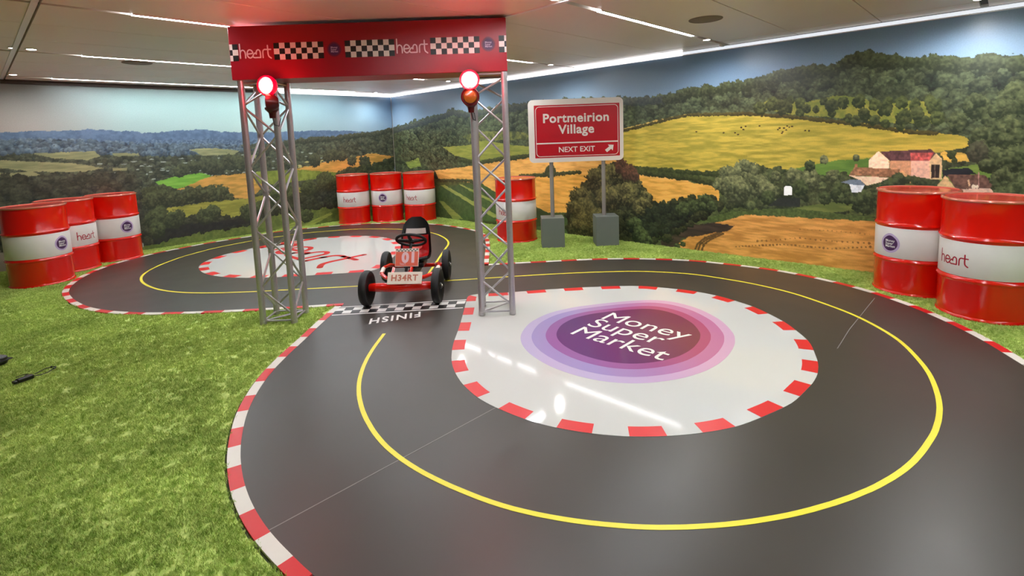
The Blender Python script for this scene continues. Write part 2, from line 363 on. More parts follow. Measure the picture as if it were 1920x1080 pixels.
def sky(cv, stops, horizon=1.2):
    Z = (cv.z - horizon) / (ZM - horizon); n = fbm(*np.meshgrid(cv.u, cv.z * 3), 1.2, 91, 2)[..., None] * .02
    us = [s[0] for s in stops]
    hi = np.stack([np.interp(cv.u, us, [s[1][k] for s in stops]) for k in range(3)], -1) / 255; lo = np.stack([np.interp(cv.u, us, [s[2][k] for s in stops]) for k in range(3)], -1) / 255
    t = np.clip(Z, 0, 1)[:, None, None]; cv.C[:] = lo[None] * (1 - t) + hi[None] * t + n
# ---- right wall: column spacing follows how large the print looks from the track
uu = [-1.5]; 
while uu[-1] < YW - .015: uu.append(uu[-1] + float(np.interp(uu[-1], [-1.4, -.9, 0, 1.1, 2.1, 3.4, 5.2, 7.1, 9], [.05, .02, .004, .0046, .0062, .0085, .0115, .0155, .0195])))
cv = Canvas(np.array(uu), np.linspace(0, ZM, 350), 3)
sky(cv, [(-1, (122, 150, 176), (158, 178, 196)), (2, (106, 134, 162), (142, 168, 192)), (4, (96, 116, 136), (130, 154, 172)), (9, (96, 124, 150), (138, 160, 174))], 1.3)
cv.poly([(9.083,1.486),(5.219,1.773),(3.647,1.815),(2.104,1.829),(1.115,1.973),(-0.183,1.824),(-1.442,1.811),(-1.632,-0.489),(-0.315,-0.389),(1.039,-0.178),(3.428,-0.099),(9.267,-0.154)], (72, 82, 52), (94, 102, 62), tex='n1')
cv.poly([(9.03,1.614),(8.043,1.642),(3.646,1.856),(3.048,1.87),(2.101,1.684),(2.096,1.334),(9.09,1.075)], (78, 90, 96), (92, 102, 100), tex='leaf')
cv.wood([(9.071,1.594),(8.902,1.737),(8.094,1.815),(7.506,1.882),(7.096,1.953),(6.815,1.899),(6.436,1.894),(5.751,1.928),(5.431,1.931),(4.605,1.927),(3.646,1.883),(3.048,1.851),(2.711,1.923),(2.458,1.925),(2.279,1.949),(2.106,1.938),(1.829,1.972),(1.551,2.023),(1.295,2.009),(1.193,2.068),(1.063,2.097),(0.886,2.054),(0.713,2.003),(0.583,2.005),(0.471,1.964),(0.277,1.948),(0.107,1.94),(-0.059,1.898),(-0.351,1.893),(-0.62,1.843),(-0.905,1.88),(-1.21,1.823),(-1.44,1.83),(-1.548,0.53),(-0.257,0.588),(0.263,0.493),(0.667,1.103),(2.097,1.452),(3.655,1.093),(7.022,0.798),(9.166,0.745)], .055, (40, 48, 38), (96, 106, 76), 1.5)
cv.edge([(9.063,1.658),(8.097,1.775),(7.51,1.844),(7.098,1.925),(6.817,1.872),(6.438,1.868),(5.752,1.903),(5.214,1.916),(3.646,1.856),(3.048,1.838)], .05, (52, 60, 58), (84, 90, 76))
cv.edge([(3.048,1.838),(2.711,1.905),(2.458,1.907),(2.278,1.932),(2.105,1.927),(1.828,1.956),(1.55,2.013),(1.267,1.996),(1.193,2.053),(1.063,2.077),(0.886,2.039),(0.712,1.989),(0.583,1.991),(0.471,1.95),(0.277,1.935),(0.107,1.927),(-0.059,1.885),(-0.352,1.881),(-0.62,1.832),(-0.906,1.869),(-1.21,1.813),(-1.441,1.82)], .06, (46, 54, 38), (92, 102, 70))
# upper meadow and clearings
cv.poly([(2.006,1.678),(1.871,1.737),(1.542,1.69),(1.24,1.736),(1.014,1.697),(0.939,1.612),(0.69,1.648),(0.492,1.624),(0.454,1.435),(0.681,1.435),(1.134,1.507),(1.643,1.572)], (146, 140, 66), (112, 122, 58), tex='n1')
cv.poly([(7.43,1.313),(6.701,1.339),(6.427,1.424),(5.782,1.333),(5.239,1.291),(5.244,1.185),(5.961,1.137),(6.516,1.065),(7.098,1.157)], (140, 142, 72), (118, 128, 62))
cv.poly([(8.627,1.023),(8.177,1.119),(8.107,0.955),(8.494,0.909)], (120, 135, 70), jit=.02)
cv.poly([(6.9,1.5),(6.352,1.564),(5.677,1.54),(5.231,1.493),(5.235,1.396),(5.922,1.412),(6.698,1.394)], (120, 124, 70), (70, 78, 52), tex='n1')
# gold field of the left half
cv.poly([(7.702,0.881),(6.684,0.982),(6.001,1.068),(5.468,1.12),(4.629,1.151),(3.575,1.093),(2.384,0.727),(2.37,0.603),(2.508,0.575),(3.423,0.553),(5.507,0.242),(6.407,0.677),(7.603,0.734)], (214, 170, 98), (190, 146, 78))
cv.poly([(5.538,0.818),(4.259,0.896),(3.498,0.885),(2.409,0.8),(2.346,0.642),(2.508,0.569),(3.581,0.515),(4.555,0.329),(5.565,0.237)], (214, 168, 88), (190, 146, 66))
# big yellow hill field
cv.poly([(3.691,1.479),(3.17,1.579),(2.775,1.642),(2.292,1.62),(2.1,1.597),(1.43,1.522),(1.04,1.461),(0.686,1.382),(0.365,1.333),(0.213,1.288),(0.247,1.22),(0.667,1.123),(0.909,1.051),(1.553,1),(2.088,0.89),(2.448,0.936),(3.42,0.984),(3.697,1.008)], (184, 164, 74), (148, 138, 58))
cv.poly([(3.691,1.5),(3.17,1.592),(2.775,1.648),(3.17,1.566),(3.571,1.488)], (190, 165, 95))
cv.edge([(3.675,1.478),(3.17,1.566),(2.979,1.608),(2.775,1.635),(2.1,1.609),(1.669,1.557),(1.278,1.488),(0.924,1.426),(0.678,1.367),(0.449,1.341)], .02, (62, 58, 34), (98, 92, 50), .9)
cv.trees([(1.962,1.658,0.065,0.068),(1.828,1.689,0.074,0.078),(1.571,1.682,0.049,0.054),(1.193,1.665,0.054,0.062),(1.061,1.666,0.056,0.066),(0.931,1.626,0.05,0.06),(0.829,1.649,0.04,0.049),(0.728,1.632,0.051,0.063),(0.63,1.605,0.042,0.053),(0.49,1.577,0.059,0.075),(0.466,1.473,0.051,0.066),(0.518,1.626,0.044,0.056),(1.281,1.567,0.037,0.042),(1.143,1.507,0.035,0.041),(1.568,1.584,0.04,0.044),(1.423,1.613,0.033,0.037),(0.841,1.442,0.037,0.045),(0.719,1.408,0.032,0.039),(0.585,1.45,0.045,0.057),(1.672,1.711,0.046,0.049)], (44, 54, 34), (104, 112, 66))
# green lawn and hedges by the farm
cv.poly([(1.655,0.999),(1.265,1.09),(0.912,1.123),(0.905,0.949),(1.166,0.863),(1.55,0.905)], (108, 136, 64), (88, 118, 56))
cv.poly([(0.412,1.019),(0.188,1.068),(0.083,0.992),(0.111,0.901),(0.282,0.871),(0.429,0.913)], (96, 126, 60), (120, 140, 70))
cv.poly([(0.427,1.18),(0.244,1.16),(0.24,1.082),(0.401,1.095)], (190, 160, 80), jit=.02)
cv.poly([(0.405,1.019),(0.238,1.04),(0.183,0.986),(0.401,0.947)], (38, 44, 50))
cv.edge([(3.697,1.008),(3.42,0.984),(2.84,0.953),(2.386,0.937)], .035, (48, 56, 36), (84, 92, 52)); cv.edge([(3.697,0.965),(3.121,0.921),(2.705,0.879),(2.416,0.819)], .04, (48, 54, 36), (88, 96, 54))
cv.edge([(5.538,0.835),(4.836,0.884),(4.35,0.925)], .03, (58, 64, 42), (92, 98, 60)); cv.edge([(7.558,0.706),(6.743,0.73),(6.408,0.668)], .03, (58, 66, 46), (92, 98, 64)); cv.edge([(7.001,1.082),(6.45,1.047),(5.698,1.12),(5.355,1.153)], .035, (52, 60, 42), (86, 92, 58))
cv.poly([(2.417,0.912),(2.09,0.991),(1.655,0.999),(1.551,0.922),(0.905,0.929),(0.808,0.595),(0.889,0.527),(2.381,0.477)], (70, 80, 48), (98, 106, 60), tex='n1')
cv.wood([(2.374,0.913),(2.266,1.001),(1.977,1.017),(1.552,0.961),(1.079,0.945),(0.901,0.847),(0.893,0.615),(1.645,0.59),(2.32,0.544)], .05, (46, 54, 38), (106, 112, 74), 1.1)
cv.poly([(1.593,0.593),(1.071,0.724),(0.897,0.734),(0.893,0.63),(1.54,0.529)], (114, 122, 66), (92, 104, 56))
cv.trees([(2.289,0.915,0.113,0.116),(2.101,0.967,0.136,0.143),(1.973,0.817,0.121,0.13),(2.203,0.759,0.151,0.158),(2.385,0.814,0.086,0.087),(1.861,0.751,0.097,0.105),(1.784,0.928,0.053,0.057),(1.602,0.932,0.081,0.09),(1.451,0.908,0.087,0.099),(1.336,1.101,0.038,0.043),(1.261,0.94,0.056,0.064),(1.063,1.123,0.026,0.031)], (58, 64, 46), (146, 148, 104))
cv.trees([(1.86,0.692,0.076,0.082),(1.548,0.81,0.08,0.09),(1.177,0.772,0.09,0.107),(1.116,0.722,0.054,0.064),(1.324,0.71,0.057,0.066),(0.981,0.687,0.094,0.115),(0.857,0.797,0.075,0.092),(1.464,1.035,0.049,0.055)], (40, 50, 34), (100, 110, 70))
cv.poly([(2.413,0.525),(1.644,0.555),(0.891,0.563),(0.889,0.516),(1.641,0.463),(2.381,0.452)], (48, 58, 38), (82, 94, 54), tex='leaf')
# farm buildings
def flatp(p, c, j=.002, v=.06): cv.poly(p, c, None, v, j, 'leaf')
flatp([(0.958,1.102),(0.885,1.188),(0.799,1.103),(0.796,1.022),(0.955,1.02)], (222, 202, 174))
flatp([(0.795,1.093),(0.635,1.103),(0.629,0.956),(0.792,1.023)], (190, 146, 112))
flatp([(0.872,1.183),(0.498,1.199),(0.463,1.166),(0.504,1.094),(0.639,1.098),(0.79,1.093)], (98, 68, 70), .003, .15)
flatp([(0.642,1.172),(0.471,1.171),(0.504,1.094),(0.639,1.098)], (172, 88, 84), .003, .15)
flatp([(0.635,1.098),(0.501,1.099),(0.493,0.935),(0.629,0.956)], (205, 170, 150))
flatp([(0.501,1.099),(0.459,1.166),(0.416,1.113),(0.408,0.933),(0.493,0.931)], (196, 172, 132))
flatp([(0.488,1.065),(0.429,1.066),(0.427,0.942),(0.482,0.94)], (52, 48, 46)); flatp([(0.466,1.066),(0.458,1.066),(0.453,0.941),(0.46,0.941)], (110, 98, 84))
flatp([(1.119,0.949),(0.792,0.937),(0.861,0.889),(0.966,0.855),(1.02,0.905)], (210, 186, 160)); flatp([(1.069,1.034),(0.71,1.014),(0.752,0.943),(1.119,0.949)], (150, 110, 82), .003, .15)
flatp([(0.752,0.943),(0.694,1.004),(0.632,0.941),(0.63,0.887),(0.697,0.895)], (196, 158, 112)); flatp([(0.728,1.048),(0.708,1.049),(0.706,1.014),(0.726,1.014)], (190, 150, 120)); flatp([(1.07,1.06),(1.048,1.06),(1.046,1.029),(1.068,1.029)], (150, 110, 80))
flatp([(1.18,0.879),(1.109,0.907),(1.02,0.91),(0.979,0.859),(1.098,0.86)], (112, 122, 136)); flatp([(1.107,0.86),(0.983,0.859),(1.007,0.79),(1.086,0.781)], (196, 200, 204))
flatp([(0.438,0.874),(0.384,0.967),(0.31,0.851),(0.436,0.836)], (196, 166, 124)); flatp([(0.377,0.972),(0.173,0.981),(0.118,0.973),(0.066,0.866),(0.306,0.846)], (108, 82, 72), .003, .15)
flatp([(0.313,0.846),(0.066,0.866),(0.064,0.829),(0.312,0.818)], (200, 168, 150)); flatp([(0.236,0.929),(0.226,0.938),(0.216,0.883),(0.226,0.873)], (190, 160, 130))
flatp([(0.171,1.004),(0.164,1.004),(0.157,0.867),(0.164,0.866)], (170, 130, 120))
for x in [(0.198,0.874),(0.185,0.875),(0.171,0.875)]: cv.crown(x[0], x[1], .008, .02, (200, 180, 160), (225, 210, 190))
cv.trees([(0.718,0.904,0.056,0.07),(0.658,0.916,0.031,0.04),(0.6,0.918,0.031,0.039),(0.809,0.84,0.065,0.081),(0.542,0.91,0.027,0.034),(0.503,0.901,0.023,0.029)], (44, 54, 40), (92, 104, 70))
flatp([(1.7,0.724),(1.702,0.804),(1.687,0.822),(1.64,0.824),(1.624,0.807),(1.622,0.728)], (235, 232, 225), .001, .02)
flatp([(1.752,0.692),(1.545,0.704),(1.543,0.608),(1.858,0.599)], (50, 54, 50))
# the wood on the right
cv.trees([(0.165,1.277,0.08,0.108),(0.089,1.105,0.085,0.117),(0.003,1.326,0.107,0.149),(-0.057,1.106,0.093,0.132),(0.013,0.926,0.083,0.116),(-0.09,0.797,0.093,0.133),(0.173,1.182,0.06,0.082),(0.075,1.461,0.096,0.132),(-0.014,1.587,0.106,0.147),(0.213,1.559,0.087,0.117),(0.327,1.429,0.07,0.092),(-0.068,0.907,0.075,0.106),(0.006,0.783,0.077,0.108),(-0.196,1.106,0.101,0.146),(-0.246,0.762,0.089,0.13),(-0.294,1.442,0.102,0.15),(-0.377,1.023,0.101,0.15),(-0.5,1.27,0.101,0.154),(-0.562,0.739,0.09,0.14),(-0.703,0.989,0.1,0.158),(-0.803,1.339,0.1,0.16),(-0.9,0.645,0.085,0.14),(-1.018,0.959,0.098,0.164),(-1.15,1.254,0.092,0.158),(-1.258,0.677,0.082,0.145)], (40, 50, 34), (112, 120, 82))
cv.trees([(1.283,1.646,0.064,0.073),(1.354,1.687,0.037,0.042),(1.511,1.629,0.044,0.049),(1.722,1.659,0.082,0.088),(0.703,1.495,0.063,0.078),(1.013,1.536,0.051,0.061),(1.076,1.484,0.044,0.051),(0.847,1.581,0.057,0.069),(0.607,1.528,0.053,0.067),(0.926,1.481,0.042,0.05),(0.547,1.448,0.038,0.048),(0.349,1.151,0.032,0.042),(0.329,1.095,0.021,0.028)], (44, 54, 36), (98, 104, 64))
cv.trees([(0.183,1.173,0.067,0.091)], (52, 54, 44), (98, 98, 76))
# cattle
for (x, y) in [(2.155,1.46),(2.131,1.435),(2.109,1.47),(1.963,1.469),(2.349,1.407),(2.224,1.403),(2.189,1.384),(1.779,1.422),(1.759,1.438),(1.727,1.398),(1.717,1.437),(1.696,1.414),(1.666,1.446),(1.64,1.45),(1.737,1.382),(1.687,1.458),(1.514,1.402),(1.48,1.4),(2.669,1.43)]: cv.crown(x, y, .011, .008, (40, 26, 24), (92, 62, 54))
# foreground field, hedges, the big tree
cv.poly([(3.05,-0.051),(2.803,0.127),(2.442,0.358),(2.234,0.463),(1.984,0.495),(1.539,0.495),(0.889,0.527),(-0.262,0.5),(-0.917,0.411),(-1.556,0.427),(-1.632,-0.489),(-0.309,-0.299),(0.867,-0.04),(2.072,-0.051),(2.978,-0.097)], (206, 156, 88), (176, 126, 62))
cv.poly([(3.123,0.064),(2.769,0.303),(2.442,0.358),(2.209,0.348),(2.256,0.287),(2.569,0.205),(2.837,0.13),(2.964,-0.013),(3.123,-0.005)], (80, 66, 56), (60, 50, 44), jit=.02)
for q, sh in ((0, 0), (9, 1), (20, 2)):
    p = [(a - q * .004, b) for a, b in [(2.68,-0.004),(2.647,0.092),(2.556,0.167),(2.41,0.247)]]; cv.edge(p, .012, (96, 70, 40), (120, 92, 56), 1.0)
cv.edge([(1.536,0.37),(1.243,0.382),(0.884,0.381)], .006, (150, 104, 52), (160, 112, 60), 6); cv.edge([(1.962,0.196),(1.534,0.278),(1.24,0.277),(0.88,0.297)], .009, (140, 96, 50), (150, 108, 60), 5); cv.edge([(2.193,0.107),(1.687,0.191),(1.237,0.2),(0.879,0.266)], .009, (128, 88, 48), (150, 108, 60), 4)
cv.poly([(2.77,0.329),(2.235,0.512),(1.645,0.59),(0.89,0.547),(0.888,0.506),(1.539,0.495),(2.081,0.487),(2.38,0.376)], (92, 106, 58), (70, 84, 46), tex='leaf')
cv.poly([(7.598,0.605),(6.407,0.677),(5.506,0.285),(4.654,0.29),(4.364,0.343),(4.279,0.026),(5.525,-0.147),(6.943,-0.107),(7.782,-0.052)], (84, 104, 62), (68, 88, 54), tex='n1')
for p in ([(7.55,0.607),(7.425,0.621),(5.99,0.134),(6.18,0.119)], [(7.033,0.645),(6.947,0.648),(5.452,0.203),(5.603,0.174)], [(7.621,0.324),(7.481,0.313),(6.961,0.036),(7.23,-0.006)]): cv.poly(p, (148, 152, 86), (128, 140, 74))
cv.poly([(5.802,0.22),(5.276,0.393),(4.959,0.283),(4.656,0.226),(5.18,0.058),(5.751,0.048)], (66, 80, 44), jit=.02)
cv.edge([(6.792,0.012),(6.382,0.01),(5.872,0.038)], .04, (44, 52, 34), (80, 90, 52))
cv.wood([(4.634,0.307),(4.404,0.633),(4.169,0.869),(3.991,1.004),(3.737,1.036),(3.46,0.817),(3.233,0.55),(3.049,0.548),(2.704,0.634),(2.445,0.649),(2.37,0.553),(2.702,0.322),(3.05,0.1),(3.507,-0.051),(4.281,-0.051),(4.614,-0.009)], .05, (34, 38, 30), (82, 86, 54), 1.6)
cv.trees([(4.359,0.543,0.202,0.168),(4.082,0.797,0.207,0.177),(3.864,0.934,0.133,0.115),(4.272,0.335,0.234,0.199),(4.505,0.395,0.133,0.109),(3.912,0.568,0.218,0.19),(4.093,0.197,0.244,0.211),(3.62,0.634,0.19,0.17),(3.385,0.471,0.152,0.14),(4.418,0.09,0.187,0.156),(3.739,0.879,0.13,0.114),(3.499,0.78,0.109,0.098),(3.346,0.599,0.106,0.097)], (40, 42, 30), (134, 128, 78))
cv.trees([(3.577,0.918,0.126,0.112),(3.697,1.008,0.113,0.099),(3.498,0.871,0.078,0.07)], (60, 48, 40), (120, 84, 64))
cv.wood([(3.308,0.442),(3.122,0.523),(2.704,0.583),(2.77,0.369),(3.123,0.147),(3.427,0.008),(3.585,0.171)], .04, (26, 30, 30), (60, 68, 48), 1.3)
cv.trees([(2.572,0.591,0.102,0.102),(2.703,0.544,0.079,0.078),(2.476,0.546,0.063,0.063),(2.839,0.495,0.095,0.092),(3.426,0.115,0.124,0.114),(3.504,0.25,0.11,0.1),(3.311,0.043,0.068,0.063),(2.907,0.021,0.042,0.041),(2.837,0.056,0.035,0.034)], (40, 48, 34), (100, 112, 68))
cv.trees([(4.906,0.914,0.112,0.088),(6.607,0.698,0.081,0.055)], (56, 62, 44), (92, 98, 64))
o = cv.mesh('landscape_mural', 'x', GAIN); tag(o, 'printed countryside mural on the right wall with farmhouse, cattle field and woods', 'mural', 'printed landscape murals')
# ---- back wall
cv = Canvas(np.concatenate([np.arange(XL + .02, .2, .03), np.arange(.2, 3.0, .0065), np.arange(3.0, XW - .014, .0095)]), np.linspace(0, ZM, 290), 5)
sky(cv, [(-1, (118, 104, 100), (150, 132, 126)), (.7, (116, 120, 118), (150, 144, 138)), (1.6, (124, 146, 144), (150, 164, 160)), (3.4, (124, 148, 146), (150, 168, 162)), (4.8, (104, 130, 140), (140, 158, 160)), (5.95, (84, 112, 140), (126, 150, 164))], 1.25)  # printed sky; glow of the lights is painted into its pinkish left end
cv.poly([(-0.057,1.724),(0.304,1.73),(0.784,1.736),(1.167,1.758),(1.419,1.733),(1.656,1.722),(1.791,1.689),(2.016,1.709),(2.479,1.742),(2.812,1.696),(3.112,1.682),(3.802,1.68),(4.559,1.696),(5.214,1.657),(5.61,1.661),(6.006,1.676),(5.938,0.751),(-0.113,1.223)], (72, 92, 114), (88, 108, 130), tex='n1', jit=.02)
cv.poly([(-0.066,1.649),(0.587,1.658),(1.34,1.596),(2.671,1.574),(5.992,1.483),(5.962,1.075),(-0.092,1.411)], (66, 84, 104), (98, 116, 132), tex='leaf', jit=.04)
cv.wood([(-0.075,1.567),(0.58,1.59),(0.992,1.521),(1.565,1.439),(2.657,1.425),(3.3,1.469),(4.022,1.537),(4.777,1.556),(5.209,1.596),(5.607,1.619),(5.984,1.719),(5.866,-0.228),(1.844,0.36),(-0.176,0.655)], .042, (50, 58, 52), (92, 98, 78), 1.3)
cv.wood([(-0.07,1.611),(0.789,1.625),(1.958,1.531),(2.973,1.48),(3.293,1.382),(1.942,1.361),(0.771,1.46),(-0.085,1.473)], .03, (58, 74, 88), (104, 118, 124), 1.1)
cv.edge([(3.785,1.489),(4.312,1.529),(4.777,1.556),(5.209,1.596),(5.607,1.619),(5.982,1.698)], .05, (48, 54, 48), (84, 88, 68))
for p in ([(0.566,1.456),(0.877,1.462),(1.198,1.455),(1.254,1.38),(1.113,1.344),(0.763,1.384)], [(1.382,1.425),(1.687,1.411),(1.696,1.373),(1.407,1.38)], [(2.328,1.438),(2.659,1.442),(3.045,1.392),(2.959,1.327),(2.499,1.333)], [(0.267,1.391),(0.555,1.355),(0.97,1.309),(1.273,1.225),(1.069,1.188),(0.541,1.226),(0.256,1.293)], [(-0.091,1.423),(0.266,1.378),(0.254,1.273),(-0.107,1.273)], [(0.249,1.227),(0.541,1.226),(0.638,1.178),(0.385,1.157),(0.243,1.168)], [(1.361,1.219),(1.542,1.207),(1.526,1.17),(1.369,1.182)], [(2.198,1.188),(2.638,1.226),(3.119,1.302),(3.286,1.312),(3.282,1.259),(2.789,1.2),(2.336,1.146)]): cv.poly(p, (142, 142, 106), (116, 122, 90), jit=.012)
for k in range(80):
    x = cv.rg.uniform(1.2, 4.6); z = cv.rg.uniform(1.0, 1.32); cv.crown(x, z, cv.rg.uniform(.012, .04), .008, (128, 140, 136), (160, 168, 156))
for k in range(34):
    x = cv.rg.uniform(3.9, 5.6); z = 1.12 + (x - 4.5) * .08 + cv.rg.uniform(-.05, .05); cv.crown(x, z, cv.rg.uniform(.02, .05), .012, (140, 140, 90), (180, 176, 126))
cv.poly([(1.844,0.976),(2.115,1.049),(2.459,1.064),(2.596,1.02),(2.387,0.921),(2.117,0.856),(1.929,0.89)], (124, 168, 76), (104, 152, 62))
cv.poly([(2.115,0.84),(2.534,1),(3.151,1.021),(3.604,0.97),(3.96,1.037),(4.755,1.152),(5.482,1.227),(5.942,1.152),(5.785,1.064),(5.342,0.944),(4.886,0.894),(3.968,0.905),(3.413,0.813),(3.138,0.599),(2.839,0.632),(2.601,0.827)], (186, 146, 80), (156, 128, 64), jit=.02)
cv.poly([(3.261,1.031),(3.978,1.017),(4.778,0.902),(5.46,0.936),(5.929,0.969),(5.901,0.591),(4.354,0.826),(3.589,0.797),(3.243,0.828)], (128, 140, 68), (106, 120, 56), tex='n1')
cv.trees([(2.375,1.176,0.087,0.097),(2.523,1.2,0.104,0.115),(2.668,1.14,0.123,0.133),(2.869,1.213,0.127,0.135),(3.027,1.186,0.114,0.12),(2.228,1.137,0.085,0.096),(2.155,1.11,0.07,0.08),(5.014,1.118,0.1,0.091),(5.272,1.082,0.128,0.113),(4.646,1.237,0.127,0.117),(4.528,1.194,0.083,0.078),(4.282,1.168,0.12,0.114),(4.804,1.219,0.108,0.099)], (50, 58, 50), (92, 98, 72))
cv.wood([(1.602,0.875),(1.897,0.909),(2.159,0.787),(2.601,0.827),(2.899,0.677),(2.581,0.609),(1.87,0.627),(1.622,0.626)], .05, (44, 50, 42), (88, 94, 64), 1.3)
cv.trees([(1.78,0.724,0.105,0.124),(1.947,0.729,0.122,0.142),(2.082,0.715,0.111,0.128),(2.263,0.76,0.1,0.113),(2.408,0.762,0.103,0.115),(2.59,0.71,0.137,0.15),(2.707,0.731,0.124,0.135),(2.816,0.634,0.079,0.085),(1.927,0.866,0.067,0.078)], (48, 54, 42), (98, 104, 72))
cv.poly([(1.737,0.557),(2.07,0.587),(2.498,0.61),(3.113,0.602),(3.951,0.699),(4.761,0.693),(4.745,0.493),(3.924,0.39),(3.112,0.309),(2.745,0.298),(2.338,0.413),(2.055,0.427),(1.856,0.486)], (148, 146, 70), (124, 126, 58), jit=.02)
cv.poly([(1.486,0.025),(1.822,0.14),(2.54,0.173),(3.199,0.342),(3.924,0.39),(4.749,0.543),(5.918,0.481),(5.866,-0.228),(3.159,-0.103),(2.006,-0.071),(1.47,-0.128)], (104, 116, 62), (84, 98, 52), jit=.02, tex='n1')
for p in ([(3.977,-0.125),(4.707,0.023),(5.394,0.076),(4.701,-0.057),(4.17,-0.175)], [(3.338,-0.041),(3.903,0.136),(4.098,0.147),(3.604,-0.065)], [(3.892,0.013),(4.508,0.191),(4.558,0.154),(4.033,-0.037)]): cv.poly(p, (130, 140, 74))
cv.wood([(1.614,0.549),(1.862,0.549),(2.122,0.401),(2.562,0.408),(2.864,0.298),(3.117,0.37),(3.384,0.481),(3.939,0.568),(4.546,0.663),(4.757,0.643),(4.729,0.294),(3.919,0.324),(3.368,0.302),(3.187,0.209),(2.538,0.156),(2.028,0.154),(1.617,0.064),(1.54,0.249)], .05, (38, 42, 38), (74, 80, 58), 1.4)
cv.poly([(1.837,0.297),(2.255,0.3),(2.863,0.281),(3.362,0.23),(2.853,0.178),(2.388,0.163),(2.025,0.122),(1.749,0.072),(1.726,0.179)], (48, 50, 48), (38, 42, 42), jit=.03, tex='n1')
cv.trees([(1.752,0.437,0.105,0.124),(1.857,0.502,0.107,0.126),(2.017,0.4,0.124,0.144),(2.092,0.454,0.083,0.096),(1.803,0.287,0.106,0.125),(2.565,0.442,0.106,0.117),(2.448,0.398,0.119,0.133),(3.076,0.376,0.133,0.14),(3.293,0.438,0.121,0.125),(3.571,0.588,0.144,0.145),(3.756,0.624,0.111,0.111),(4.193,0.695,0.099,0.095),(4.452,0.769,0.186,0.175),(4.655,0.702,0.149,0.138),(4.143,0.681,0.158,0.152),(4.052,0.182,0.117,0.114),(3.914,0.267,0.095,0.094),(4.773,0.842,0.13,0.119),(4.938,0.85,0.099,0.09)], (46, 54, 40), (94, 104, 68))
cv.wood([(-0.113,1.223),(0.244,1.182),(0.532,1.138),(0.845,1.148),(1.295,1.15),(1.624,1.087),(1.646,0.87),(1.584,0.242),(1.424,0.036),(-0.211,0.338)], .055, (46, 50, 46), (84, 88, 70), 1.3)
cv.wood([(4.783,0.961),(5.464,0.998),(5.94,1.12),(5.901,0.591),(4.761,0.693)], .05, (42, 50, 42), (84, 92, 62), 1.2)
cv.poly([(1.449,-0.03),(2.012,-0.015),(3.167,-0.014),(3.891,0.004),(5.874,-0.118),(5.826,-0.777),(1.432,-0.199)], (112, 128, 58), (94, 112, 50), jit=.015)
o = cv.mesh('landscape_mural', 'y', GAIN); tag(o, 'printed valley mural on the back wall with blue hills under a pale sky', 'mural', 'printed landscape murals')
del cv

# ------------------------------------------------------------------ the track
CLA = [(0.643,1.61),(0.637,1.67),(0.633,1.731),(0.629,1.792),(0.626,1.852),(0.625,1.913),(0.626,1.974),(0.629,2.034),(0.634,2.095),(0.641,2.155),(0.65,2.215),(0.661,2.275),(0.674,2.334),(0.689,2.393),(0.705,2.451),(0.723,2.509),(0.743,2.567),(0.764,2.624),(0.787,2.68),(0.811,2.736),(0.836,2.791),(0.862,2.846),(0.89,2.9),(0.919,2.953),(0.951,3.005),(0.983,3.056),(1.018,3.106),(1.053,3.156),(1.09,3.204),(1.127,3.252),(1.166,3.298),(1.207,3.344),(1.248,3.388),(1.291,3.431),(1.334,3.474),(1.378,3.516),(1.422,3.557),(1.467,3.598),(1.513,3.639),(1.558,3.679),(1.602,3.72),(1.647,3.762),(1.691,3.804),(1.735,3.846),(1.779,3.887),(1.824,3.928),(1.869,3.969),(1.915,4.009),(1.96,4.049),(2.006,4.09),(2.052,4.13),(2.097,4.17),(2.143,4.21)]
